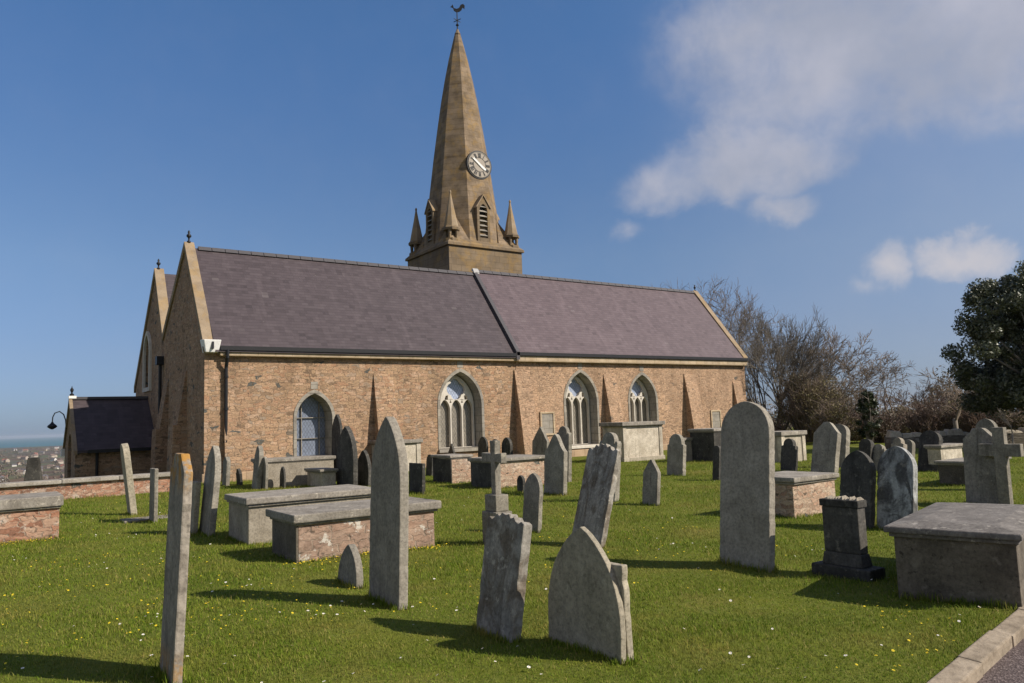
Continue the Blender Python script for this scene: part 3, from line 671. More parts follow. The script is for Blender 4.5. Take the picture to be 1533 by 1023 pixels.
    for (ya, za), (yb, zb) in (((PYS - .25, PZE - .25 * q + .06), (PYR, PZR + .04)), ((PYR, PZR + .04), (PYNN + .25, PZE - .25 * q + .06))):
        m.hexa([(PX0 - .05, ya, za), (PX0 + .066, ya, za), (PX0 + .066, yb, zb), (PX0 - .05, yb, zb), (PX0 - .05, ya, za + .15), (PX0 + .066, ya, za + .15), (PX0 + .066, yb, zb + .15), (PX0 - .05, yb, zb + .15)])
    B(m, 'porch_coping', M['coping'], po)
    m = MB(); m.box(PX0 + .07, XW - .004, PYR - .09, PYR + .09, PZR + .12, PZR + .22); B(m, 'porch_ridge', M['lead'], po)
    m = MB(); m.box(PX0 - .1, PX0 + .25, PYNN + .02, PYNN + .3, PZE - .3, PZE + .0); B(m, 'porch_kneeler', M['white'], po)
    m = MB(); m.box(PX0 - .06, PX0 + .2, PYR - .1, PYR + .1, PZR + .16, PZR + .26); B(m, 'porch_apex_stone', M['white'], po)
    m = MB(); m.lathe([(.07, 0), (.08, .08), (.03, .12), (.03, .16), (.06, .22), (.06, .28), (.02, .34), (.01, .40)], (PX0 + .05, PYR, PZR + .24), 8); B(m, 'porch_finial', M['iron'], po)
    m = MB(); m.box(PX0 + .4, XW - .01, PYS - .34, PYS - .2, PZE - .13, PZE - .01); m.tube([(PX0 + .72, PYS - .1, PZE - .05), (PX0 + .72, PYS - .1, -2)], [.05, .05], 8); B(m, 'porch_gutter', M['iron'], po)
    # ---------------- tower and spire
    TX, TY, TW, TZ = 18.09, 30.75, 4.22, 9.92
    cx, cy = TX + TW / 2, TY + TW / 2
    m = MB(); m.box(TX, TX + TW, TY, TY + TW, 3.0, TZ); B(m, 'tower', M['tower'])
    m = MB(); e = .10
    m.box(TX - e, TX + TW + e, TY - e, TY + TW + e, TZ + .0005, TZ + .12)
    m.hexa([(TX - e, TY - e, TZ + .121), (TX + TW + e, TY - e, TZ + .121), (TX + TW + e, TY + TW + e, TZ + .121), (TX - e, TY + TW + e, TZ + .121), (TX + .2, TY + .2, TZ + .42), (TX + TW - .2, TY + .2, TZ + .42), (TX + TW - .2, TY + TW - .2, TZ + .42), (TX + .2, TY + TW - .2, TZ + .42)])
    B(m, 'string_course', M['tower'], bevel=.02)
    def ap_(z): return np.interp(z, [9.9, 10.4, 12.2, 13.6, 15, 16.4, 18.2, 20, 21.75], [1.98, 1.88, 1.66, 1.49, 1.32, 1.13, .87, .56, .16])     # apothem of the octagon
    zs = [10.0, 10.4, 11.3, 12.2, 13.6, 15, 16.5, 18, 19.2, 20.4, 21.75]
    m = MB(); m.lathe([(ap_(z) / cos(pi / 8), z) for z in zs], (cx, cy, 0), 8, off=.5); m.lathe([(.13, 21.74), (.17, 21.82), (.10, 21.95), (.05, 22.1)], (cx, cy, 0), 8, off=.5)
    B(m, 'spire', M['spire'])
    # broaches at the four corners
    for sx, sy in ((-1, -1), (1, -1), (1, 1), (-1, 1)):
        m = MB(); h = TW / 2 - .05; c = (cx + sx * h, cy + sy * h, TZ + .15); a = ap_(10.2) * tan(pi / 8); q = ap_(11.6) * .7071
        m.add([c, (cx + sx * a, cy + sy * h, TZ + .15), (cx + sx * h, cy + sy * a, TZ + .15), (cx + sx * q, cy + sy * q, 11.7), (cx + sx * .5, cy + sy * .5, TZ + .15)], [(0, 1, 3), (0, 3, 2), (1, 4, 3), (2, 3, 4), (0, 2, 4, 1)])
        B(m, 'broach', M['spire'])
    # corner pinnacles: little open lanterns under stone cones
    for sx, sy in ((-1, -1), (1, -1), (1, 1), (-1, 1)):
        px, py = cx + sx * (TW / 2 - .36), cy + sy * (TW / 2 - .36); zb = TZ + .2
        m = MB(); m.lathe([(.40, zb), (.40, zb + .17)], (px, py, 0), 8, off=.5)
        for k in range(4): m.lathe([(.10, zb + .17), (.08, zb + .3), (.10, zb + .58)], (px + .27 * cos(pi / 4 + k * pi / 2), py + .27 * sin(pi / 4 + k * pi / 2), 0), 6)
        m.lathe([(.42, zb + .58), (.44, zb + .68), (.37, zb + .78)], (px, py, 0), 8, off=.5)
        pn = B(m, 'pinnacle', M['tower'])
        m = MB(); m.lathe([(.35, zb + .78), (.24, zb + 1.35), (.12, zb + 1.95), (.035, zb + 2.45)], (px, py, 0), 8, off=.5); m.lathe([(.05, zb + 2.43), (.06, zb + 2.5), (.02, zb + 2.58)], (px, py, 0), 8)
        B(m, 'cone', M['coping'], pn)
    # lucarnes: gabled louvred openings on the four cardinal faces
    def lucarne(a):
        R = Matrix.Translation((cx, cy, 0)) @ Matrix.Rotation(a, 4, 'Z')        # local -y is outward
        f = lambda u, v, d: tuple(R @ Vector((u, -1.95 + d, v)))
        op = arch(.46, 11.85, .36, 6, -.23, 10.5)
        m = MB(); m.plate([(-.37, 10.3), (.37, 10.3), (.37, 12.05), (.0, 12.6), (-.37, 12.05)], [op], f, 0, .75)
        lu = B(m, 'lucarne', M['tower'])
        m = MB(); m.plate(op, [], f, .22, .24); B(m, 'opening', M['iron'], lu)
        m = MB()
        for z in np.arange(10.6, 12.05, .24):
            vs = [(-.22, -1.94, z), (.22, -1.94, z), (.22, -1.76, z + .12), (-.22, -1.76, z + .12)]; vs += [(a_, b_, c_ + .03) for a_, b_, c_ in vs]
            m.hexa([tuple(R @ Vector(v)) for v in vs])
        B(m, 'louvres', M['surround'], lu)
        m = MB()
        for s in (-1, 1):
            vs = [(s * .42, -2.0, 11.98), (s * .0, -2.0, 12.62), (s * .0, -1.3, 12.62), (s * .42, -1.3, 11.98)]; vs += [(a_, b_, c_ + .07) for a_, b_, c_ in vs]
            m.hexa([tuple(R @ Vector(v)) for v in vs])
        B(m, 'lucarne_roof', M['coping'], lu)
    for k in range(4): lucarne(k * pi / 2)
    # clock on the south face
    ccx, ccz, yc, r = 20.33, 14.33, cy - ap_(13.7) - .04, .66
    f = fx(yc)
    m = MB(); m.plate(circle(ccx, ccz, r + .07, 32), [], f, 0, .35); ck = B(m, 'clock', M['iron'])
    m = MB(); m.plate(circle(ccx, ccz, r, 32), [circle(ccx, ccz, r * .955, 32)], f, -.03, -.001); B(m, 'bezel', M['surround'], ck)
    m = MB(); m.plate(circle(ccx, ccz, r * .95, 32), [], f, -.02, -.001); B(m, 'dial', plain('clock dial', (.33, .285, .235), .6), ck)
    m = MB(); num = ['XII', 'I', 'II', 'III', 'IIII', 'V', 'VI', 'VII', 'VIII', 'IX', 'X', 'XI']
    def bar(u0, v0, u1, v1, w, d0, d1, a):
        dx, dz = u1 - u0, v1 - v0; L = hypot(dx, dz); nx, nz = -dz / L * w / 2, dx / L * w / 2
        poly = [(u0 + nx, v0 + nz), (u1 + nx, v1 + nz), (u1 - nx, v1 - nz), (u0 - nx, v0 - nz)]
        ca, sa = cos(a), sin(a)
        m.prism([(ccx + u * ca + v * sa, ccz - u * sa + v * ca) for u, v in poly], f, d0, d1)
    for h, s in enumerate(num):
        a = 2 * pi * h / 12; wd = {'I': .042, 'V': .085, 'X': .085}; tot = sum(wd[c] for c in s); u = -tot / 2; v0, v1 = r * .56, r * .90
        for c in s:
            ww_ = wd[c]
            if c == 'I': bar(u + ww_ / 2, v0, u + ww_ / 2, v1, .034, -.032, -.021, a)
            if c == 'V': bar(u + ww_ * .15, v1, u + ww_ / 2, v0, .032, -.032, -.021, a); bar(u + ww_ * .85, v1, u + ww_ / 2, v0, .018, -.033, -.021, a)
            if c == 'X': bar(u + ww_ * .1, v1, u + ww_ * .9, v0, .032, -.032, -.021, a); bar(u + ww_ * .9, v1, u + ww_ * .1, v0, .018, -.033, -.021, a)
            u += ww_
    m.plate(circle(ccx, ccz, r * .56, 28), [circle(ccx, ccz, r * .53, 28)], f, -.03, -.021)
    B(m, 'numerals', M['iron'], ck)
    for nm, ang, L, w in (('minute_hand', radians(-52), r * .72, .10), ('hour_hand', radians(124), r * .62, .12)):
        m = MB(); bar(0, -L * .2, 0, L, w, -.06 if nm[0] == 'm' else -.05, -.05 if nm[0] == 'm' else -.04, ang); B(m, nm, M['white'], ck)
    # weathercock
    m = MB(); m.tube([(cx, cy, 21.9), (cx, cy, 23.15)], [.035, .025], 6); m.lathe([(.02, 22.25), (.09, 22.33), (.02, 22.42)], (cx, cy, 0), 8)
    for a in (0, pi / 2): m.box(-.25, .25, -.012, .012, 22.58, 22.61, Matrix.Translation((cx, cy, 0)) @ Matrix.Rotation(a + .3, 4, 'Z'))
    vn = B(m, 'weathervane', M['iron'])
    ck_ = [(-.34, .18), (-.27, .24), (-.24, .33), (-.19, .24), (-.16, .12), (0, .08), (.12, .14), (.2, .30), (.33, .36), (.42, .26), (.40, .08), (.30, .16), (.24, .02), (.12, -.08), (-.04, -.10), (-.16, -.02), (-.2, .12), (-.26, .16)]
    RM = Matrix.Translation((cx, cy, 23.15)) @ Matrix.Rotation(radians(-30), 4, 'Z')
    m = MB(); m.prism(ck_, lambda u, v, d: tuple(RM @ Vector((u, d, v))), -.02, .02); B(m, 'cockerel', M['iron'], vn)
    return ch
build_church()

# gooseneck lamp on the porch gable
def wall_lamp():
    o = empty('wall_lamp', (2.98, 35.3, 1.9)); prop(o, 'black gooseneck lamp on a curved bracket at the porch gable', 'lamp')
    m = MB(); pts = [(0, 0, -.05), (-.03, 0, .3), (-.10, 0, .52), (-.24, 0, .64), (-.40, 0, .58), (-.47, 0, .42), (-.48, 0, .22)]
    m.tube(pts, [.022] * len(pts), 6); m.build('bracket', M['iron'], o)
    m = MB(); m.lathe([(.03, .16), (.06, .1), (.15, .02), (.18, -.04), (.10, -.10), (.03, -.14)], (-.48, 0, .08), 12); m.build('lamp_shade', M['iron'], o, smooth=True)
wall_lamp()

# ------------------------------------------------------------------ boundary walls
def boundary_wall():
    o = empty('boundary_wall', (3.4, 22.6, 0)); prop(o, 'low rubble boundary wall with flat stone coping beside the church porch, sea beyond', 'wall')
    A, Bp = Vector((4.6, 22.75)), Vector((-14.0, 21.6)); d = (Bp - A).normalized(); n = Vector((-d.y, d.x)); L = (Bp - A).length
    MM = Matrix(((d.x, n.x, 0, A.x), (d.y, n.y, 0, A.y), (0, 0, 1, 0), (0, 0, 0, 1)))
    inv = Matrix.Translation((-3.4, -22.6, 0))
    m = MB(); m.box(0, L, -.2, .2, -.8, .40, MM); w = m.build('masonry', M['brick']); w.parent = o; w.matrix_parent_inverse = inv
    m = MB(); a = 0
    while a < L:
        l = random.uniform(1.0, 1.6); z = random.uniform(-.01, .01); m.box(a + .005, a + l - .005, -.29, .29, .401, .50 + z, MM); a += l
    c = m.build('coping', M['slab'], bevel=.02); c.parent = o; c.matrix_parent_inverse = inv
boundary_wall()

def rubble_wall():
    o = empty('field_wall', (31, 14.6, 0)); prop(o, 'rough dry stone field wall with pale top stones behind the far graves', 'wall')
    P0, P1 = Vector((28.6, 16.1)), Vector((40, 8.2)); d = (P1 - P0).normalized(); n = Vector((-d.y, d.x)); L = (P1 - P0).length
    MM = Matrix(((d.x, n.x, 0, P0.x), (d.y, n.y, 0, P0.y), (0, 0, 1, 0), (0, 0, 0, 1))); inv = Matrix.Translation((-31, -14.6, 0))
    m = MB(); m.box(0, L, -.25, .25, -.3, .44, MM); w = m.build('masonry', M['far_rubble']); w.parent = o; w.matrix_parent_inverse = inv
    m = MB(); a = 0
    while a < L:
        l = random.uniform(.22, .5); h = random.uniform(.10, .28); t = random.uniform(-.3, .3)
        R = MM @ Matrix.Translation((a + l / 2, random.uniform(-.05, .05), .42)) @ Matrix.Rotation(t, 4, 'Y')
        m.hexa([R @ Vector(v) for v in [(-l / 2, -.22, -.02), (l / 2, -.22, -.02), (l / 2, .22, -.02), (-l / 2, .22, -.02), (-l * .4, -.17, h), (l * .36, -.18, h * .85), (l * .3, .15, h * .9), (-l * .35, .18, h)]]); a += l * .95
    c = m.build('top_stones', M['tomb_pale'], bevel=.03); c.parent = o; c.matrix_parent_inverse = inv
rubble_wall()

# ------------------------------------------------------------------ gravestones
def solve(fn, target, lo, hi):
    flo = fn(lo) - target; fhi = fn(hi) - target
    if flo * fhi > 0: return lo if abs(flo) < abs(fhi) else hi
    for _ in range(50):
        mid = (lo + hi) / 2; fm = fn(mid) - target
        if flo * fm <= 0: hi = mid
        else: lo, flo = mid, fm
    return (lo + hi) / 2

def head_outline(kind, w, h):
    """outline of a headstone face, u from the south edge to the north edge"""
    b = -.3
    if kind[0] == 'arch':                                     # rise as a share of the width
        r = kind[1] * w; pts = arch(w, h - r, r, 9, 0, b); return pts
    if kind[0] == 'flat': return [(0, b), (w, b), (w, h), (0, h)]
    if kind[0] == 'peak':                                     # straight clipped corners
        r = kind[1] * w; f = kind[2]; return [(0, b), (w, b), (w, h - r), (w * (.5 + f), h), (w * (.5 - f), h), (0, h - r)]
    if kind[0] == 'shoulder':                                 # square shoulders, narrower arched head
        s = kind[2] * w; r = kind[1] * w; inner = arch(w - 2 * s, h - r, r, 7, s, 0)[2:]
        sh = h - r - .05
        return [(0, b), (w, b), (w, sh), (w - s, sh + .02)] + inner + [(s, sh + .02), (0, sh)]
    if kind[0] == 'ogee':                                     # hollow sweeping up to a round head
        r = kind[1] * w; n = 7; L = []
        for i in range(n + 1):
            q = i / n; L.append((w * .5 * q, h - r + r * (sst(0, 1, q) * .75 + q * .25)))
        return [(0, b), (w, b)] + [(w - u, v) for u, v in L] + [(u, v) for u, v in reversed(L[:-1])]
    if kind[0] == 'cusped':                                   # broken, lobed head between stub shoulders
        s = w
        return [(0, b), (w, b), (w, h * .93), (w * .93, h * .955), (w * .86, h * .935), (w * .80, h * .955), (w * .74, h * .99), (w * .66, h * .965), (w * .60, h), (w * .5, h * .985), (w * .42, h), (w * .36, h * .96), (w * .28, h * .975), (w * .22, h * .94), (w * .15, h * .925), (w * .08, h * .95), (0, h * .93)]
    if kind[0] == 'lobed':                                    # round head between scooped corners
        r = w * .34; cz = h - r; L = [(w * .5 + r * cos(a), cz + r * sin(a)) for a in np.linspace(-.35, pi + .35, 14)]
        return [(0, b), (w, b), (w, cz - .06 * w), (w * .93, cz + .03 * w)] + L + [(w * .07, cz + .03 * w), (0, cz - .06 * w)]
GROUP = 'headstones standing in the churchyard grass'
def stone(label, sw, nx, ex, apex, kind, mat='slate_stone', w=None, t=None, rot=0.0, z0=0.0, tilt=None, cat='gravestone', name='gravestone', h=None, group=GROUP, bevel=.012):
    P = at(*sw, z0); cr, sr = cos(rot), sin(rot); N = Vector((-sr, cr, 0)); E_ = Vector((cr, sr, 0))
    ln = EYE / max(.2, (Vector((P.x, P.y)).length)); 
    if w is None: w = solve(lambda q: proj(P + N * q)[0], nx, .15, 1.25)
    if t is None: t = solve(lambda q: proj(P + E_ * q)[0], ex, .04, .40)
    mid = P + N * (w / 2)
    if h is None: h = solve(lambda q: -proj(mid + Vector((0, 0, q)))[1], -apex[1], .15, 3.5)
    if tilt is None:
        f = lambda a: proj(mid + E_ * (h * sin(a)) + Vector((0, 0, h * cos(a))))[0]
        tilt = solve(f, apex[0], radians(-19), radians(19))
        h = solve(lambda q: -proj(mid + E_ * (q * sin(tilt)) + Vector((0, 0, q * cos(tilt))))[1], -apex[1], .15, 3.5)
    m = MB(); out = []; src = head_outline(kind, w, h); wr = random.Random(int(sw[0] * 3 + sw[1]))
    for (u0, v0), (u1, v1) in zip(src, src[1:] + src[:1]):       # chipped, slightly wandering edges
        n_ = max(1, int(hypot(u1 - u0, v1 - v0) / .05)); L_ = hypot(u1 - u0, v1 - v0) or 1
        for q in range(n_):
            j_ = 0 if (q == 0 or min(v0, v1) < -.2 and abs(v1 - v0) < .01) else wr.gauss(0, .0022) - (wr.uniform(.004, .011) if wr.random() < .035 else 0)
            k_ = q / n_; out.append((u0 + (u1 - u0) * k_ + (v1 - v0) / L_ * j_, v0 + (v1 - v0) * k_ - (u1 - u0) / L_ * j_))
    m.prism(out, lambda u, v, d: (d, u, v), 0, t)
    o = m.build(name, M[mat], bevel=min(bevel, t * .2))
    me = o.data
    # weathering: the outline wanders a few millimetres
    rs = np.random.default_rng(len(label) * 7 + int(sw[0]))
    ph = rs.uniform(0, 6, 6)
    for v in me.vertices:
        c = v.co; s = .0028 * sin(c.z * 5 + ph[0]) + .0012 * sin(c.z * 23 + ph[1]) * (1 if c.z > 0 else 0)
        v.co.y += s * (1 if c.y > w / 2 else -.6); v.co.z += .002 * sin(c.y * 31 + ph[2]) * (1 if c.z > h * .5 else 0)
    o.matrix_world = Matrix.Translation((P.x, P.y, float(ground_z(P.x, P.y)) if z0 == 0 else z0)) @ Matrix.Rotation(rot, 4, 'Z') @ Matrix.Rotation(tilt, 4, 'Y')
    prop(o, label, cat, group); FEET.append((P.x, P.y, E_, N, t, w))
    if 'buff headstone' in label or label.startswith('broad buff'): o['thick'] = t
    if DEBUG: print('%-34s d=%.1f w=%.2f t=%.2f h=%.2f tilt=%.1f' % (label[:34], P.xy.length, w, t, h, math.degrees(tilt)))
    return o
DEBUG = False
FEET = []
A_ = lambda r: ('arch', r)
stone('tall narrow headstone seen nearly edge-on with orange lichen on its edge, nearest on the left', (258, 1033), 243, 273, (266, 680), ('peak', .22, .22), 'lichen_stone', w=.52, rot=radians(-2))
stone('tall grey pointed headstone with straight sides in front of a brick chest tomb', (597, 913), 552, 611, (577, 622), A_(.95), 'tall_stone')
stone('knee-high little pointed headstone at the side of a tall grey pointed one', (533, 880), 505, 544, (521, 813), A_(.75))
stone('leaning worn headstone with a broken lobed top, stained brown, in the foreground', (766, 963), 711, 779, (757, 768), ('cusped',), 'worn_stone', t=.085)
buff = stone('broad buff pointed headstone in the foreground, blank back towards us', (931, 1000), 821, 939, (868, 793), A_(.80), 'buff_stone')
slab_ = stone('narrow flat-topped slab set close against the back of the broad buff headstone', (942, 1000), 905, 951, (925, 849), ('flat',), 'buff_stone', w=.34, tilt=radians(-1.5))
slab_.location = buff.location + Vector((buff['thick'] + .022, .012, 0)); del buff['thick'], slab_['thick']
stone('tall headstone leaning hard to the right with dark streaks and a chipped top', (898, 822), 853, 907, (903, 664), ('cusped',), 'worn_stone', t=.08)
stone('weathered headstone with scooped shoulders peeping out behind the hard-leaning headstone', (920, 752), 893, 927, (911, 647), ('lobed',), 'slate_stone')
stone('small dark pointed headstone between the stone cross and the hard-leaning headstone', (805, 798), 781, 811, (797, 708), A_(.7))
stone('tiny dark headstone at the foot of the brick-sided long tomb', (783, 738), 774, 787, (778, 712), A_(.6), 'dark_stone')
stone('tall blue-grey headstone with a steep point, front one of three by the window', (843, 742), 814, 849, (830, 650), ('ogee', .55))
stone('blue-grey pointed headstone against the church wall under a blocked stone opening', (818, 700), 796, 822, (808, 639), ('peak', .6, .03))
stone('rounded headstone with a scalloped lit edge, rearmost of three by the window', (851, 722), 832, 856, (842, 638), ('lobed',))
stone('very large round-topped grey headstone with rust streaks on its head', (1152, 858), 1077, 1161, (1114, 601), A_(.52), 'tall_stone')
stone('low dark stone half hidden behind the left edge of the large round-topped headstone', (1076, 719), 1066, 1082, (1072, 668), A_(.4), 'dark_stone')
stone('black round-headed stone standing close behind the dark moulded pedestal', (1303, 792), 1255, 1310, (1282, 673), A_(.66), 'dark_stone')
stone('pale blue-grey mottled headstone with black blotches and a pointed round top', (1367, 796), 1312, 1374, (1340, 668), A_(.62), 'mottled_stone')
stone('wide grey gabled headstone behind the big granite chest tomb', (1496, 758), 1446, 1503, (1464, 640), ('peak', .35, .1), 'slate_stone')
stone('round-topped headstone with only its bright curved rim showing over a gabled one', (1493, 735), 1462, 1499, (1474, 627), A_(.6))
stone('tall grey headstone with clipped corners beside the pale pedestal tomb', (1249, 708), 1213, 1255, (1237, 631), ('peak', .42, .12), 'slate_stone')
stone('grey headstone with a round shoulder standing just behind the clipped-corner headstone', (1265, 700), 1240, 1271, (1255, 636), A_(.45))
stone('small dark square-shouldered headstone in front of the pale pedestal tomb', (1189, 706), 1168, 1194, (1180, 657), ('shoulder', .3, .15), 'dark_stone')
stone('dark headstone mostly hidden behind the black round-headed stone', (1302, 705), 1284, 1308, (1295, 656), A_(.5), 'dark_stone')
stone('low headstone with a small white crest left of the mottled headstone', (1322, 705), 1302, 1328, (1314, 664), ('lobed',), 'slate_stone')
stone('pale capped headstone rising directly behind the mottled headstone', (1352, 716), 1333, 1358, (1343, 655), ('shoulder', .35, .2), 'tomb_cement')
stone('thin-edged round headstone right of the pale capped headstone', (1364, 708), 1348, 1369, (1358, 657), A_(.5))
stone('large black ivy-stained headstone in front of the dry stone wall', (1404, 706), 1373, 1410, (1391, 645), A_(.45), 'dark_stone')
stone('grey headstone with a stepped round head standing alone in the middle distance', (1022, 713), 998, 1027, (1011, 650), ('shoulder', .42, .1), 'slate_stone')
stone('small pointed headstone standing alone on open grass', (983, 757), 961, 988, (974, 687), ('peak', .62, .05), 'slate_stone')
stone('dark square footstone with a bright right edge just right of the tall pointed headstone', (632, 741), 612, 637, (622, 694), ('flat',), 'dark_stone')
stone('tall black pointed headstone right of the blue glazed window', (529, 730), 504, 536, (516, 638), A_(.8), 'dark_stone')
stone('slim black headstone overlapping the right jamb of the blue glazed window', (509, 722), 496, 513, (503, 621), A_(.9), 'dark_stone')
stone('pointed dark headstone mostly hidden behind the tall grey pointed headstone', (551, 728), 532, 556, (543, 673), A_(.8), 'dark_stone')
stone('small pointed marker stone before the long low tomb', (425, 731), 418, 428, (422, 698), A_(.8), 'dark_stone', w=.36)
stone('short pointed headstone, right one of the close pair below the blue window', (397, 732), 389, 401, (395, 683), A_(.9), w=.40)
stone('tilted pointed headstone, left one of the close pair below the blue window', (384, 732), 374, 391, (386, 666), A_(.9), w=.46)
stone('little dark urn-topped stone at the foot of the church wall left of the close pair', (360, 727), 350, 364, (355, 702), ('lobed',), 'dark_stone', w=.38)
stone('short headstone with a pale edge at the foot of the drainpipe', (338, 728), 331, 344, (337, 684), ('peak', .3, .1), w=.42)
stone('tall dark headstone with a twin-peaked top leaning in front of the church corner', (312, 804), 293, 322, (318, 667), ('arch', .8), 'slate_stone', w=.62)
stone('narrow pale-edged stone just behind the orange lichened headstone', (288, 801), 279, 296, (289, 722), ('flat',), 'buff_stone', w=.42)
stone('thin headstone leaning left with a rough pale edge by the boundary wall', (196, 771), 188, 206, (181, 664), ('arch', .55), 'buff_stone', w=.40)
stone('upright thin headstone with a flat top next to the left-leaning one', (230, 783), 223, 236, (228, 701), ('flat',), 'slate_stone', w=.45)
stone('small pale marker peeping out behind the left-leaning headstone', (208, 737), 203, 213, (210, 714), ('arch', .5), 'buff_stone', w=.35)
stone('small black triangular headstone behind the square lit chest tomb', (681, 700), 668, 684, (675, 664), ('peak', .9, .03), 'dark_stone')
stone('small black headstone right of the first tall traceried window, leftmost of three', (728, 700), 715, 731, (722, 654), A_(.6), 'dark_stone')
stone('small black round-topped headstone, middle of three right of the traceried window', (746, 700), 733, 749, (740, 658), A_(.55), 'dark_stone')
stone('small black pointed headstone, rightmost of three beside the dark buttress', (764, 700), 751, 768, (757, 655), A_(.6), 'dark_stone')
stone('short pale-edged stub stone at the left end of the square lit chest tomb', (646, 712), 637, 651, (643, 680), A_(.5), 'dark_stone')

# ------------------------------------------------------------------ chest tombs
def tomb(label, sw, nx, ex, ytop, mat, slab=.09, over=.07, w=None, l=None, rot=0.0, slabmat='slab', plinth=0.0, pil=False, h=None, name='chest_tomb', roof=0.0, endmat=None):
    P = at(*sw); cr, sr = cos(rot), sin(rot); N = Vector((-sr, cr, 0)); E_ = Vector((cr, sr, 0))
    if w is None: w = solve(lambda q: proj(P + N * q)[0], nx, .3, 2.6)
    if l is None: l = solve(lambda q: proj(P + E_ * q)[0], ex, .3, 3.2)
    if h is None: h = solve(lambda q: -proj(P + Vector((0, 0, q)))[1], -ytop, .15, 2.5)
    o = empty(name, (P.x, P.y, 0), rot); prop(o, label, 'chest tomb', 'chest tombs among the headstones')
    m = MB(); m.box(0, l, 0, w, -.3, h); c = m.build('chest', M[mat], o, bevel=.012)
    if endmat:
        m = MB(); m.box(-.03, -.002, -.004, w + .004, -.3, h - .004); m.build('end_panel', M[endmat], o, bevel=.006)
    m = MB(); m.box(-over, l + over, -over, w + over, h + .001, h + slab)
    m.box(-over * .5, l + over * .5, -over * .5, w + over * .5, h - .035, h + .0005)
    if roof: 
        a = over; z = h + slab + .001
        m.hexa([(-a, -a, z), (l + a, -a, z), (l + a, w + a, z), (-a, w + a, z), (.15, .15, z + roof), (l - .15, .15, z + roof), (l - .15, w - .15, z + roof), (.15, w - .15, z + roof)])
    s = m.build('slab', M[slabmat], o, bevel=min(.022, slab * .25))
    rs = random.Random(int(sw[0]))
    for v in s.data.vertices: v.co.z += .006 * sin(v.co.x * 5 + rs.random()); v.co.x += .012 * sin(v.co.y * 11 + sw[0]); v.co.y += .012 * sin(v.co.x * 9 + sw[1])
    if plinth:
        m = MB(); m.box(-.07, l + .07, -.07, w + .07, -.3, plinth); m.build('plinth', M[mat], o, bevel=.015)
    if pil:
        for x, y in ((-.03, -.03), (l - .13, -.03), (-.03, w - .13), (l - .13, w - .13)):
            m = MB(); m.box(x, x + .16, y, y + .16, plinth, h - .002); m.build('pilaster', M[mat], o, bevel=.01)
    FEET.append((P.x, P.y, E_, N, l, w))
    if DEBUG: print('TOMB %-34s d=%.1f w=%.2f l=%.2f h=%.2f' % (label[:34], P.xy.length, w, l, h))
    return o
tomb('long cement chest tomb with a flat slab, left of the patchy brick one', (372, 816), 342, 560, 756, 'tomb_cement', .09, .06)
tomb('brick chest tomb with flaking white limewash and yellow flowers along its foot', (447, 845), 411, 651, 783, 'brick_white', .10, .08, endmat='tomb_granite')  # dark end panel stands in for shade on the brick west end
tomb('big dark granite chest tomb at the right edge beside the path kerb', (1531, 914), 1345, 1600, 809, 'tomb_granite', .05, .06, l=1.9, rot=radians(15), roof=.03, slabmat='slab_dark')
tomb('brick chest tomb with a chipped pale slab right of the large round-topped headstone', (1190, 777), 1161, 1253, 723, 'brick_pale', .075, .06, w=.85)
tomb('dark-ended chest tomb with a thin slab left of the wide gabled headstone', (1452, 729), 1407, 1600, 695, 'tomb_granite', .05, .06, l=1.7)
tomb('pale lit chest tomb behind the thin-slabbed dark one, before the stone wall', (1411, 706), 1400, 1443, 671, 'tomb_pale', .07, .06, w=.32)
tomb('pale tall pedestal tomb with a heavy cap behind the small square-shouldered headstone', (1172, 693), 1160, 1206, 653, 'tomb_pale', .13, .08, pil=True, w=.7)
tomb('large cream table tomb with corner pilasters and heavy slab under a church window', (935, 692), 906, 992, 638, 'tomb_pale', .13, .12, plinth=.14, pil=True)
tomb('dark bluish chest tomb at the last buttress, left of the large round-topped headstone', (1071, 692), 1035, 1100, 646, 'dark_stone', .08, .06, l=1.4)
tomb('small pale box tomb tucked behind the stepped round-headed headstone', (1024, 692), 1014, 1038, 660, 'tomb_cement', .09, .05, w=.5)
tomb('tall cream pedestal tomb with moulded cap behind the tall pointed headstone', (586, 708), 534, 629, 665, 'tomb_pale', .11, .09, w=1.5, pil=True)
tomb('square chest tomb with dark end and sunlit buff side, below the tall traceried window', (677, 725), 650, 706, 686, 'brick_pale', .07, .06, endmat='dark_stone')
tomb('long chest tomb with rubble brick side and thin slab behind the stone cross', (745, 732), 707, 816, 692, 'brick_pale', .08, .07, endmat='dark_stone')
tomb('long low tomb with a pale side under the blue glazed window', (394, 731), 380, 500, 693, 'tomb_cement', .09, .06, w=.9)
tomb('small box tomb with one sunlit yellowish side beside the tall black headstone', (482, 730), 460, 503, 707, 'tomb_pale', .07, .06)
tomb('brick chest tomb with a thick grey slab at the left edge of the grass', (-70, 822), -100, 88, 766, 'brick', .16, .06, w=1.0, h=.50)

def ledger():
    P = at(186, 783); m = MB(); m.box(0, .95, 0, .5, -.1, .03); o = m.build('ledger_stone', M['slab'], bevel=.015); o.location = (P.x, P.y, 0)
    prop(o, 'flat grave slab lying in the grass beside the thin leaning headstones', 'grave slab')
ledger()

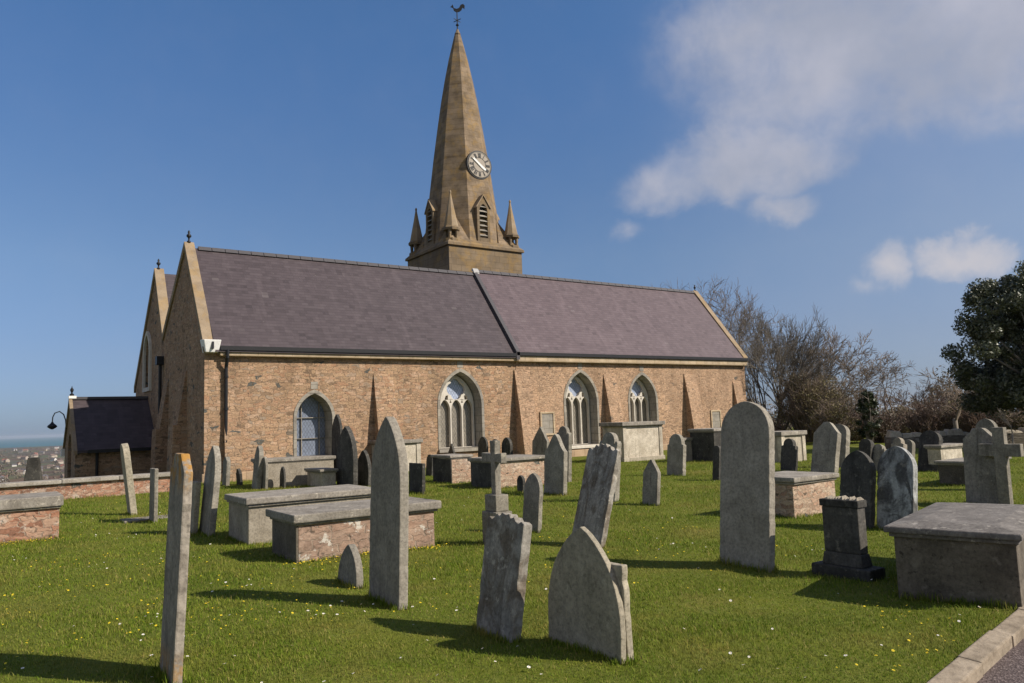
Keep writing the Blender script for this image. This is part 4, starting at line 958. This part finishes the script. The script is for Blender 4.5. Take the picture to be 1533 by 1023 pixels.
def pedestal():
    P = at(1303, 872); w = solve(lambda q: proj(P + Vector((0, q, 0)))[0], 1215, .3, 1.6); l = .27
    o = empty('pedestal_monument', (P.x, P.y, 0)); prop(o, 'black moulded pedestal monument on a wide plinth, its top broken off', 'monument')
    if DEBUG: print('pedestal', w, P)
    h = solve(lambda q: -proj(P + Vector((.1, .1, q)))[1], -750, .3, 1.4)
    m = MB(); m.box(0, l, 0, w, -.2, .10); m.build('plinth', M['dark_stone'], o, bevel=.015)
    i = .092; e = .045; m = MB()
    m.hexa([(e, i, .101), (l - e, i, .101), (l - e, w - i, .101), (e, w - i, .101), (e + .02, i + .018, .22), (l - e - .02, i + .018, .22), (l - e - .02, w - i - .018, .22), (e + .02, w - i - .018, .22)])
    m.build('base_moulding', M['dark_stone'], o, bevel=.01)
    j = .115; f = .07; m = MB(); m.box(f, l - f, j, w - j, .221, h - .07); b = m.build('die', M['dark_stone'], o, bevel=.012)
    m = MB(); m.box(f - .015, l - f + .015, j - .015, w - j + .015, h - .069, h); m.build('cap', M['dark_stone'], o, bevel=.012)
    m = MB(); y = j
    while y < w - j - .05:
        e = random.uniform(.02, .05); hh = random.uniform(.008, .035); m.hexa([(f, y, h + .001), (l - f, y, h + .001), (l - f, y + e, h + .001), (f, y + e, h + .001), (f + .02, y + e * .3, h + hh), (l - f - .02, y + e * .3, h + hh * .7), (l - f - .02, y + e * .7, h + hh), (f + .02, y + e * .7, h + hh * .6)]); y += e
    m.build('broken_crest', M['tomb_cement'], o)
pedestal()

def cross(label, P, zb, ztop, zarm0, zarm1, armN, armS, w, t, mat, blocks, rot=0.0, cup=0.0):
    o = empty('cross_memorial', (P.x, P.y, 0), rot); prop(o, label, 'cross')
    yc = w / 2
    b_ = [(yc - w / 2, zb), (yc + w / 2, zb), (yc + w / 2, zarm0), (yc + armN, zarm0 - cup), (yc + armN, zarm1 + cup), (yc + w / 2, zarm1), (yc + w / 2 + cup, ztop), (yc - w / 2 - cup, ztop), (yc - w / 2, zarm1), (yc - armS, zarm1 + cup), (yc - armS, zarm0 - cup), (yc - w / 2, zarm0)]
    m = MB(); m.prism(b_, lambda u, v, d: (d, u, v), 0, t); m.build('cross', M[mat], o, bevel=.01)
    for (x0, x1, y0, y1, z0, z1) in blocks:
        m = MB(); m.box(x0, x1, y0, y1, z0, z1); m.build('step', M[mat], o, bevel=.015)
P = at(744.5, 815)
def zz(P, y): return solve(lambda q: -proj(P + Vector((0, 0, q)))[1], -y, .05, 3.0)
z1, z2 = zz(P, 766), zz(P, 741)
cross('small stone cross on a stepped base behind the broken-topped leaning headstone', P, z2 - .02, zz(P, 660), zz(P, 692), zz(P, 680), .27, .20, .10, .09, 'slate_stone',
      [(-.08, .18, -.11, .23, -.2, z1), (-.05, .15, -.075, .195, z1 + .001, z2)], cup=.015)
P = at(1513, 760)
cross('tall plain dark cross at the right edge behind the granite chest tomb', P, -.2, zz(P, 640), zz(P, 684), zz(P, 665), .30, .30, .17, .12, 'slate_stone', [])

# ------------------------------------------------------------------ grass
def path_s(x, y): return (x - KA.x) * KN.x + (y - KA.y) * KN.y
def blades(n, r0, r1, a0, a1, hb, wb, name_seed, power=1.0):
    rg = np.random.default_rng(name_seed)
    u = rg.random(n)
    r = r0 * (r1 / r0) ** u if power == 1.0 else (r0 ** (2 - power) + u * (r1 ** (2 - power) - r0 ** (2 - power))) ** (1 / (2 - power))
    a = HEAD + np.radians(a0 + (a1 - a0) * rg.random(n))
    x, y = r * np.sin(a), r * np.cos(a)
    s = path_s(x, y); k = (s < -.035) & ~((y > YS - .15) & (x > XW - .1))
    x, y, r = x[k], y[k], r[k]; n = len(x)
    z = ground_z(x, y) - .004
    sc = np.clip(r / 6.0, .8, 4.0) ** .55
    h = hb * sc * (0.45 + 0.9 * rg.random(n)) * (1 + .35 * np.sin(x * 2.1 + 1.7 * np.sin(y * 1.4)) * np.sin(y * 1.9)); w = wb * sc * (0.7 + .6 * rg.random(n))
    yaw = rg.random(n) * 2 * pi; bend = (rg.random(n) * 1.1 + .15) * h; by = yaw + pi / 2 + rg.normal(0, .4, n)
    dx, dy = np.cos(yaw) * w / 2, np.sin(yaw) * w / 2
    bx, bY = np.cos(by) * bend, np.sin(by) * bend
    v = np.empty((n, 5, 3))
    v[:, 0] = np.stack([x - dx, y - dy, z], 1); v[:, 1] = np.stack([x + dx, y + dy, z], 1)
    v[:, 2] = np.stack([x + dx * .7 + bx * .3, y + dy * .7 + bY * .3, z + h * .6], 1); v[:, 3] = np.stack([x - dx * .7 + bx * .3, y - dy * .7 + bY * .3, z + h * .6], 1)
    v[:, 4] = np.stack([x + bx, y + bY, z + h], 1)
    b = np.arange(n)[:, None] * 5
    t = np.concatenate([b + [0, 1, 2], b + [0, 2, 3], b + [3, 2, 4]], 1).reshape(-1, 3)
    return v.reshape(-1, 3), t
v1, t1 = blades(620000, 2.6, 30, -41, 41, .025, .0045, 3)
g = np_mesh('grass', v1, t1, M['blade'], smooth=True); prop(g, 'short mown churchyard grass, sunlit green with drier patches', 'grass', kind='stuff')

def tufts():
    rg = np.random.default_rng(77); X, Y, D = [], [], []
    for (px, py, E_, N_, t_, w_) in FEET:
        r = hypot(px, py)
        if r > 19: continue
        n = int((2 * (t_ + w_)) * (340 if r < 9 else 220))
        for _ in range(n):
            q = rg.random() * 2 * (t_ + w_); o_ = abs(rg.normal(0, .028)) + .004
            if q < t_: a, b = q, -o_
            elif q < t_ + w_: a, b = t_ + o_, q - t_
            elif q < 2 * t_ + w_: a, b = q - t_ - w_, w_ + o_
            else: a, b = -o_, q - 2 * t_ - w_
            X.append(px + E_.x * a + N_.x * b); Y.append(py + E_.y * a + N_.y * b)
    x, y = np.array(X), np.array(Y); k = path_s(x, y) < -.035; x, y = x[k], y[k]; n = len(x); z = ground_z(x, y) - .004
    h = .030 + .055 * rg.random(n) ** 1.6 * (.6 + .6 * np.sin(x * 7) * np.sin(y * 6) ** 2 + .3); w = .005 + .004 * rg.random(n)
    yaw = rg.random(n) * 2 * pi; by = yaw + pi / 2; bend = h * (.1 + .5 * rg.random(n))
    dx, dy, bx, bY = np.cos(yaw) * w / 2, np.sin(yaw) * w / 2, np.cos(by) * bend, np.sin(by) * bend
    v = np.stack([np.stack([x - dx, y - dy, z], 1), np.stack([x + dx, y + dy, z], 1), np.stack([x + dx * .7 + bx * .3, y + dy * .7 + bY * .3, z + h * .6], 1), np.stack([x - dx * .7 + bx * .3, y - dy * .7 + bY * .3, z + h * .6], 1), np.stack([x + bx, y + bY, z + h], 1)], 1)
    b = np.arange(n)[:, None] * 5
    o = np_mesh('grass_tufts', v.reshape(-1, 3), np.concatenate([b + [0, 1, 2], b + [0, 2, 3], b + [3, 2, 4]], 1).reshape(-1, 3), M['blade'], smooth=True)
    prop(o, 'longer uncut grass round the feet of the stones', 'grass', kind='stuff')
tufts()

def flowers(name, label, pts, petal, centre, size, np_=7, up=.028):
    """little open flowers: petals as one fan, a domed centre"""
    V = []; F = []; m = MB()
    for (x, y), sz in zip(pts, size):
        z = float(ground_z(x, y)) + up * random.uniform(.7, 1.5); tl = Vector((random.uniform(-.5, .5), random.uniform(-.5, .5), 1)).normalized()
        R = tl.to_track_quat('Z', 'Y').to_matrix()
        c = Vector((x, y, z)); vs = [c]
        for k in range(np_ * 2):
            a = pi * k / np_; q = sz * (1 if k % 2 == 0 else .72); vs.append(c + R @ Vector((q * cos(a), q * sin(a), sz * .18)))
        m.cur = 0; m.add(vs, [(0, 1 + k, 1 + (k + 1) % (np_ * 2)) for k in range(np_ * 2)])
        m.cur = 1; m.add([c + R @ Vector((sz * .34 * cos(a), sz * .34 * sin(a), sz * .22)) for a in np.linspace(0, 2 * pi, 6, endpoint=False)] + [c + R @ Vector((0, 0, sz * .38))], [(k, (k + 1) % 6, 6) for k in range(6)])
        m.cur = 0
    o = m.build(name, [petal, centre]); prop(o, label, 'flowers', kind='stuff'); return o
petal_w, petal_y, centre_y = plain('white petal', (.82, .82, .80), .6), plain('yellow petal', (.78, .62, .03), .6), plain('flower centre', (.65, .38, .02), .7)
def scatter(n, r0, r1, a0, a1, seed, clump=.5, centres=None):
    rg = random.Random(seed); out = []
    cs = [(r0 * (r1 / r0) ** rg.random(), HEAD + radians(rg.uniform(a0, a1))) for _ in range(max(3, n // 9))]
    while len(out) < n:
        if rg.random() < clump:
            r, a = rg.choice(cs); x, y = r * sin(a) + rg.gauss(0, .22), r * cos(a) + rg.gauss(0, .22)
        else:
            r, a = r0 * (r1 / r0) ** rg.random(), HEAD + radians(rg.uniform(a0, a1)); x, y = r * sin(a), r * cos(a)
        if path_s(x, y) < -.1 and y < YS - .4: out.append((x, y))
    return out
p = scatter(430, 4.2, 19, -38, 36, 5, .62)
flowers('daisies', 'small white daisies dotted through the churchyard grass', p, petal_w, centre_y, [random.uniform(.008, .014) for _ in p])
p = scatter(420, 7.5, 21, -38, 20, 8, .7) + scatter(60, 4.6, 8, 22, 34, 18, .5) + scatter(230, 6.5, 12, -38, -14, 28, .75) + scatter(120, 7, 14, -14, 12, 38, .75)
def strip(P, Q, n, s): 
    return [(P[0] + (Q[0] - P[0]) * t + random.gauss(0, s), P[1] + (Q[1] - P[1]) * t - abs(random.gauss(0, s))) for t in [random.random() for _ in range(n)]]
T2 = at(447, 845); T15 = at(-70, 822); T12 = at(745, 732)
p += strip((T2.x - .1, T2.y - .06), (T2.x + 1.9, T2.y - .06), 230, .13) + strip((T15.x, T15.y - .08), (T15.x + 1.35, T15.y - .08), 130, .16) + strip((T12.x, T12.y - .05), (T12.x + 1.4, T12.y - .05), 60, .1)
flowers('celandines', 'yellow celandines scattered in the grass and along the tomb sides', p, petal_y, centre_y, [random.uniform(.006, .012) for _ in p], 6)

# ------------------------------------------------------------------ trees and scrub
def bark_mat(name, a, b):
    t, fin = new_mat(name); co = t.n('ShaderNodeTexCoord').outputs['Object']
    n = t.noise(t.scale(co, (4, 4, 1)), 2.5, 5, 0.6)
    return fin(t.mix(n, a, b), 0.95, spec=0.1)
M['bark'] = bark_mat('grey brown bark', (0.10, 0.086, 0.07), (0.22, 0.195, 0.165))
M['bark_pale'] = bark_mat('pale bark', (0.16, 0.135, 0.11), (0.28, 0.245, 0.21))
M['twig'] = bark_mat('twig bark', (0.14, 0.108, 0.083), (0.24, 0.19, 0.15))
M['twig_red'] = bark_mat('reddish twigs', (0.105, 0.072, 0.058), (0.185, 0.135, 0.11))
def leaf_mat(name, cols, trans=0.15, rough=0.5):
    m = bpy.data.materials.new(name); m.use_nodes = True; t = NT(m.node_tree)
    g = t.n('ShaderNodeNewGeometry'); c = t.ramp(g.outputs['Random Per Island'], [(i / (len(cols) - 1), k) for i, k in enumerate(cols)])
    p = t.n('ShaderNodeBsdfPrincipled', ins={'Base Color': c, 'Roughness': rough, 'Specular IOR Level': 0.4})
    tr = t.n('ShaderNodeBsdfTranslucent', ins={'Color': c}); mx = t.n('ShaderNodeMixShader', ins={0: trans, 1: p.outputs[0], 2: tr.outputs[0]})
    t.n('ShaderNodeOutputMaterial', ins={0: mx.outputs[0]}); return m
M['leaf_oak'] = leaf_mat('holm oak leaf', [(0.045, 0.055, 0.030), (0.075, 0.088, 0.048), (0.11, 0.122, 0.07), (0.19, 0.19, 0.135)], .15, .38)
M['leaf_olive'] = leaf_mat('olive bush leaf', [(0.09, 0.075, 0.035), (0.15, 0.125, 0.05), (0.19, 0.165, 0.065), (0.24, 0.185, 0.11)], .2, .7)
M['leaf_ivy'] = leaf_mat('ivy leaf', [(0.02, 0.028, 0.012), (0.035, 0.05, 0.018), (0.06, 0.07, 0.03)], .1)
M['leaf_brown'] = leaf_mat('winter scrub', [(0.11, 0.082, 0.062), (0.17, 0.13, 0.10), (0.21, 0.17, 0.135), (0.14, 0.125, 0.07)], .1, .8)

def grow(m, rg, p, d, L, r, depth, spread, up, nseg=4, sides=5, wig=.12, kids=(2, 3), taper=.55):
    """one limb and everything that branches from it"""
    pts = [p.copy()]; rads = [r]; dd = d.copy(); r1 = r * taper
    for i in range(nseg):
        dd = (dd + Vector((rg.gauss(0, wig), rg.gauss(0, wig), rg.gauss(0, wig) + up))).normalized()
        pts.append(pts[-1] + dd * (L / nseg)); rads.append(r + (r1 - r) * (i + 1) / nseg)
    m.tube(pts, rads, max(3, sides), cap=False)
    if depth <= 0: return
    n = rg.randint(*kids) + (1 if depth <= 2 else 0)
    for k in range(n):
        i = nseg if k == 0 else rg.randint(max(1, nseg // 2), nseg)
        ax = dd.orthogonal().normalized(); ax.rotate(Matrix.Rotation(rg.uniform(0, 2 * pi), 3, dd))
        a = rg.uniform(.35, 1.0) * spread * (.6 if k == 0 else 1.0)
        nd = (dd * cos(a) + ax * sin(a)).normalized()
        grow(m, rg, pts[i], nd, L * rg.uniform(.62, .86), max(rads[i] * (.85 if k == 0 else .62), .012), depth - 1, spread, up, max(2, nseg - 1), sides - 1, wig * 1.15, kids, taper)
def bare_tree(name, label, px, dist, ytop, stems, seed, depth=5, spread=.6, up=.03, lean=.5, trunk=.16, trunk_h=.5, bark='bark', twig='twig', kids=(2, 3), group='bare trees beyond the church', wig=.12, sq=1.0):
    rg = random.Random(seed); P = along(px, 640, dist); g0 = float(ground_z(P.x, P.y))
    H = solve(lambda q: -proj(Vector((P.x, P.y, g0 + q)))[1], -ytop, 1, 20)
    o = empty(name, (P.x, P.y, g0), rg.uniform(0, 6)); prop(o, label, 'tree', group)
    mt, mc = MB(), MB()
    base = Vector((0, 0, -.2)); top = Vector((rg.uniform(-.1, .1), rg.uniform(-.1, .1), trunk_h))
    mt.tube([base, base.lerp(top, .5) + Vector((.02, 0, 0)), top], [trunk * 1.3, trunk * 1.05, trunk], 8)
    for k in range(stems):
        a = 2 * pi * (k + rg.uniform(-.3, .3)) / stems; ln = lean * rg.uniform(.35, 1.1) if stems > 1 else .05
        d = Vector((sin(ln) * cos(a), sin(ln) * sin(a), cos(ln)))
        b = top + Vector((.1 * cos(a), .1 * sin(a), -.05)) if stems > 1 else top
        grow(mc, rg, b, d, H * .34, trunk * (.62 if stems > 1 else .92), depth, spread, up, 5, 6, wig, kids)
    zs = float(np.percentile([v[2] for v in mc.v], 95)); k = H * .95 / zs
    mc.v = [(v[0] * k * sq, v[1] * k * sq, trunk_h + (v[2] - trunk_h) * (H * .95 - trunk_h) / (zs - trunk_h)) for v in mc.v]
    mt.build('trunk', M[bark], o, smooth=True); mc.build('crown', M[twig], o, smooth=True)
    return o
bare_tree('bare_tree', 'tall bare tree showing over the east gable of the church roof', 1083, 52, 434, 7, 21, 6, .55, .05, .6, .22, 1.2, 'bark', 'twig', (2, 3))
bare_tree('bare_tree', 'broad bare tree with many stems fanning out right of the church end', 1166, 43, 480, 11, 34, 5, .48, .06, .8, .22, .35, 'bark', 'bark', (3, 3), sq=.74)
bare_tree('bare_tree', 'bare brownish tree right of the fan-stemmed one above the olive bush', 1222, 46, 508, 7, 55, 6, .6, .03, .65, .17, .5, 'bark', 'twig', (2, 3))
bare_tree('bare_tree', 'slender bare sapling with flat-topped twigs alone against the sky', 1337, 40, 532, 2, 77, 5, .75, .01, .35, .085, 1.3, 'bark_pale', 'twig', (2, 3), wig=.2)
bare_tree('bare_tree', 'spindly bare tree at the left edge of the dark evergreen oak', 1432, 38, 540, 2, 91, 5, .6, .03, .3, .09, 1.0, 'bark_pale', 'twig', (2, 3), wig=.16)
bare_tree('bare_tree', 'small thin sapling rising behind the arms of the dark cross', 1517, 30, 612, 1, 13, 3, .5, .04, .1, .03, .6, 'bark_pale', 'bark_pale')
bare_tree('bare_tree', 'low bare tree between the olive bush and the ivy stump', 1268, 50, 572, 6, 61, 5, .6, .03, .7, .12, .4, 'bark', 'twig')
bare_tree('bare_tree', 'bare purplish tree right of the slender sapling', 1386, 52, 578, 7, 62, 5, .6, .03, .7, .12, .4, 'bark', 'twig_red')
bare_tree('bare_tree', 'twiggy bare tree under the left side of the evergreen oak', 1462, 48, 576, 7, 63, 5, .6, .03, .7, .12, .4, 'bark', 'twig')
bare_tree('bare_tree', 'tangled bare tree behind the ivy stump', 1312, 55, 590, 6, 64, 5, .6, .03, .7, .12, .4, 'bark', 'twig_red')

def leaf_cards(rg, centres, radii, n, size, squash=.85, hollow=.35):
    """n small two-triangle leaves scattered through clumps, tilted outward"""
    C = np.asarray(centres); Rr = np.asarray(radii); k = rg.integers(0, len(C), n)
    d = rg.normal(size=(n, 3)); d /= np.linalg.norm(d, axis=1)[:, None]
    q = (hollow + (1 - hollow) * rg.random(n) ** .6)
    P = C[k] + d * (Rr[k] * q)[:, None] * np.array([1, 1, squash])
    nn = d + rg.normal(scale=.7, size=(n, 3)); nn /= np.linalg.norm(nn, axis=1)[:, None]
    a = np.cross(nn, rg.normal(size=(n, 3))); a /= np.linalg.norm(a, axis=1)[:, None]; b = np.cross(nn, a)
    s = size * (.6 + .8 * rg.random(n))[:, None]
    V = np.stack([P - a * s, P + b * s * .45 + nn * s * .1, P + a * s, P - b * s * .45 + nn * s * .1], 1)
    return V.reshape(-1, 3), (np.arange(n)[:, None] * 4 + [0, 1, 2, 3])

def holm_oak():
    rg = np.random.default_rng(5); rr = random.Random(5); P = along(1574, 640, 33.0); g0 = float(ground_z(P.x, P.y))
    o = empty('evergreen_oak', (P.x, P.y, g0)); prop(o, 'dense dark evergreen oak rising at the right edge', 'tree')
    zc, rx, rz = 3.72, 3.0, 2.95
    cs, rs = [], []
    while len(cs) < 240:
        d = rg.normal(size=3); d /= np.linalg.norm(d)
        if d[2] < -.92: continue
        f = .80 + .22 * sin(d[0] * 5 + 1) * cos(d[1] * 4 + d[2] * 3) + rg.normal(0, .04); f = min(f, 1.0)
        if rg.random() < .3: f *= rg.uniform(.45, .8)
        z = d[2] * rz * f; wz = 1.0 - .16 * max(0, z / rz)
        cs.append((d[0] * rx * f * wz, d[1] * rx * f * wz, zc + z)); rs.append(rg.uniform(.28, .62))
    for _ in range(90):
        a = rg.uniform(0, 2 * pi); u = rg.uniform(.25, .95); cs.append((rx * .93 * u * cos(a), rx * .93 * u * sin(a), rg.uniform(1.5, 2.8))); rs.append(rg.uniform(.35, .55))
    A3 = np.array(cs); nd = np.sort(np.linalg.norm(A3[:, None] - A3[None], axis=2), axis=1)[:, 3]; keep = nd < .85; cs = [c for c, k in zip(cs, keep) if k]; rs = [c for c, k in zip(rs, keep) if k]
    mt = MB(); mt.tube([(0, 0, -.2), (.05, 0, .8), (.0, .05, 1.8), (.1, 0, 3.2)], [.34, .27, .23, .15], 9)
    mt.build('trunk', M['bark'], o, smooth=True)
    ml = MB()
    for c in cs[::4]: ml.tube([(0.03, 0, 1.5), (c[0] * .35, c[1] * .35, 1.5 + (c[2] - 1.5) * .5), tuple(np.array(c) * .9 + np.array([0, 0, .1]))], [.10, .06, .02], 5)
    ml.build('limbs', M['bark'], o, smooth=True)
    v, f = leaf_cards(rg, cs, rs, 140000, .06)
    np_mesh('crown', v, f, M['leaf_oak'], o)
holm_oak()

def bush(name, label, px, dist, ytop, width, n, mat, twigmat, seed, size=.06, twigs=60, cat='bush', group=None):
    rg = np.random.default_rng(seed); rr = random.Random(seed); P = along(px, 640, dist); g0 = float(ground_z(P.x, P.y))
    H = solve(lambda q: -proj(Vector((P.x, P.y, g0 + q)))[1], -ytop, .4, 12)
    o = empty(name, (P.x, P.y, g0)); prop(o, label, cat, group)
    cs, rs = [], []
    for _ in range(46):
        a = rr.uniform(0, 2 * pi); u = rr.random() ** .5; z = rr.random()
        w = width / 2 * (1 - .55 * z ** 2) * u; c = .16 * H + .5 * min(1, width / H) * .2
        cs.append((w * cos(a), w * sin(a), .12 * H + z * H * .74)); rs.append(rr.uniform(.10, .22) * min(H, width))
    m = MB()
    for _ in range(twigs):
        a = rr.uniform(0, 2 * pi); e = rr.uniform(.35, 1.0); ww = width / 2 * rr.uniform(.1, 1.0); p0 = Vector((cos(a) * ww * .25, sin(a) * ww * .25, -.1)); p1 = Vector((cos(a) * ww, sin(a) * ww, H * e * (1.0 - .25 * (ww / width * 2) ** 2)))
        pm = p0.lerp(p1, .5) + Vector((rr.gauss(0, .1), rr.gauss(0, .1), .12 * H)); m.tube([p0, pm, p1], [.03, .02, .007], 4, cap=False)
        for _k in range(5):
            q = pm.lerp(p1, rr.uniform(.1, .9)); e2 = q + Vector((rr.gauss(0, .22), rr.gauss(0, .22), rr.uniform(.1, .35))) * (H / 2.4); m.tube([q, e2], [.012, .005], 3, cap=False)
    m.build('stems', M[twigmat], o)
    v, f = leaf_cards(rg, cs, rs, n, size, .9, .1); np_mesh('foliage', v, f, M[mat], o)
    return o
bush('olive_bush', 'large rounded olive-brown bush below the bare trees right of the church', 1212, 41, 552, 3.3, 11000, 'leaf_olive', 'twig', 3, .045, 420)
bush('ivy_stump', 'dark ivy-clad stump with spiky top among the brown scrub', 1301, 38, 578, .95, 3600, 'leaf_ivy', 'bark', 4, .07, 24)
SG = 'brown winter scrub along the far churchyard edge'
rows = [(1148, 40, 622, 2.0), (1250, 39, 592, 2.6), (1278, 42, 606, 2.4), (1322, 39, 612, 2.3), (1352, 43, 604, 2.6), (1385, 40, 600, 2.2), (1408, 44, 590, 2.8), (1440, 41, 598, 2.4), (1468, 40, 592, 2.6), (1500, 43, 604, 2.7), (1540, 40, 600, 2.8), (1585, 42, 596, 2.8), (1630, 41, 600, 3.0)]
what = ['twiggy bush behind the pale pedestal tomb', 'brown bush right of the olive one', 'twiggy bush left of the ivy stump', 'brown bush just right of the ivy stump', 'reddish bush behind the slender sapling', 'brown bush between two bare saplings', 'taller twiggy bush left of the spindly tree', 'brown bush at the foot of the spindly tree', 'reddish bush under the left side of the evergreen oak', 'low bush by the trunk of the evergreen oak', 'bush at the right edge below the evergreen oak', 'bush just beyond the right edge of the picture', 'outermost bush on the right']
for i, ((px, dd, yt, wd), lb) in enumerate(zip(rows, what)):
    bush('scrub_bush', 'leafless ' + lb, px, dd, yt, wd, [900, 2600, 500][i % 3], ['leaf_brown', 'leaf_olive', 'leaf_brown'][i % 3], ['twig_red', 'twig', 'twig_red'][i % 3], 40 + i, .05, 150, group=SG)

def far_wood():
    rg = np.random.default_rng(9); cs, rs = [], []
    for a in np.arange(46, 108, .22):
        for _ in range(2):
            r = rg.uniform(62, 105); az = radians(a + rg.normal(0, .2)); x, y = r * sin(az), r * cos(az); g0 = float(ground_z(x, y)); h = rg.uniform(1.0, 4.6) * (.7 + .4 * sin(a * .9))
            for z in np.arange(.4, max(.6, h), .7): cs.append((x + rg.normal(0, .6), y + rg.normal(0, .6), g0 + z)); rs.append(rg.uniform(.5, 1.0))
    v, f = leaf_cards(rg, cs, rs, 90000, .11, .9, .1); o = np_mesh('far_wood', v, f, M['leaf_brown']); prop(o, 'brown leafless wood on the skyline beyond the churchyard', 'wood', kind='stuff')
far_wood()

# ------------------------------------------------------------------ the town below and the stone beyond the wall
def tapered():
    P = along(50, 712, 27.5); g0 = float(ground_z(P.x, P.y)); m = MB()
    top = solve(lambda q: -proj(Vector((P.x, P.y, q)))[1], -685, -1, 4)
    m.hexa([(-.12, -.36, g0 - .3), (.12, -.36, g0 - .3), (.12, .36, g0 - .3), (-.12, .36, g0 - .3), (-.09, -.14, top), (.09, -.14, top), (.09, .14, top), (-.09, .14, top)])
    o = m.build('tapered_stone', M['dark_stone'], bevel=.02); o.location = (P.x, P.y, 0); o.rotation_euler = (0, 0, radians(90) - .35)
    prop(o, 'dark tapered stone standing just beyond the boundary wall before the town', 'gravestone')
tapered()
def town():
    walls = [plain('town wall white', (.60, .57, .53), .8), plain('town wall cream', (.38, .32, .26), .8), plain('town wall grey', (.24, .22, .205), .8)]
    roofs = [plain('town roof red', (.24, .105, .08), .8), plain('town roof slate', (.11, .10, .105), .8), plain('town roof brown', (.16, .115, .095), .8)]
    protos = []; rg = random.Random(4)
    kinds = [(0, 1, 'white-walled grey-roofed'), (1, 0, 'cream red-roofed'), (2, 1, 'grey slate-roofed'), (1, 2, 'cream brown-roofed')]
    for i in range(150):
        k = i % 4; r = 930 * (4300 / 930) ** rg.random(); az = radians(rg.uniform(-4.5, 8.0)); x, y = r * sin(az), r * cos(az)
        if k < len(protos) and i >= 4:
            o = protos[k].copy(); COL.objects.link(o)
            for ch in protos[k].children: c = ch.copy(); COL.objects.link(c); c.parent = o
        else:
            L, w, h, rh = rg.uniform(10, 14), rg.uniform(7, 8.5), rg.uniform(4.6, 6), rg.uniform(2.6, 3.4)
            o = empty('town_house', (0, 0, 0)); m = MB()
            m.box(-L / 2, L / 2, -w / 2, w / 2, -3, h); m.prism([(-w / 2, h + .001), (w / 2, h + .001), (0, h + rh)], lambda u, v, d: (d, u, v), -L / 2, L / 2); m.build('wall', walls[kinds[k][0]], o)
            m = MB()
            for s in (-1, 1):
                m.hexa([(-L / 2 - .3, s * (w / 2 + .5), h - .35), (L / 2 + .3, s * (w / 2 + .5), h - .35), (L / 2 + .3, 0, h + rh + .05), (-L / 2 - .3, 0, h + rh + .05), (-L / 2 - .3, s * (w / 2 + .5), h - .1), (L / 2 + .3, s * (w / 2 + .5), h - .1), (L / 2 + .3, 0, h + rh + .3), (-L / 2 - .3, 0, h + rh + .3)])
            m.box(L * .3, L * .3 + .8, -.4, .4, h + rh - .2, h + rh + 1.2); m.build('roof', roofs[kinds[k][1]], o)
            protos.append(o)
        o.location = (x, y, float(ground_z(x, y)) - .3); o.rotation_euler = (0, 0, rg.uniform(0, pi)); s = rg.uniform(.55, .95) * (1 + r / 7000); o.scale = (s, s, s)
        prop(o, 'tiny far-off ' + kinds[k][2] + ' house in the town below by the sea', 'house', 'houses of the town below, ' + kinds[k][2])
    rgn = np.random.default_rng(2); cs, rs = [], []
    for _ in range(420):
        r = 850 * (5000 / 850) ** rgn.random(); az = radians(rgn.uniform(-5, 9)); x, y = r * sin(az), r * cos(az); cs.append((x, y, float(ground_z(x, y)) + 3)); rs.append(rgn.uniform(4, 11))
    v, f = leaf_cards(rgn, cs, rs, 26000, 1.6, .6, .1); o = np_mesh('town_trees', v, f, M['leaf_brown']); prop(o, 'trees between the houses of the far town', 'trees', kind='stuff')
town()

# ------------------------------------------------------------------ air over the far town and the sea
def haze():
    m = MB(); R_ = 46000; m.box(-R_, R_, -R_, R_, -82, 32)
    mat = bpy.data.materials.new('haze air'); mat.use_nodes = True; t = NT(mat.node_tree)
    v = t.n('ShaderNodeVolumePrincipled', ins={'Color': (0.82, 0.90, 1.0, 1), 'Density': 0.000045, 'Anisotropy': 0.2})
    t.n('ShaderNodeOutputMaterial', ins={1: v.outputs[0]})
    o = m.build('haze', mat); prop(o, 'thin pale sea haze over the town and bay', 'haze', kind='stuff')
haze()
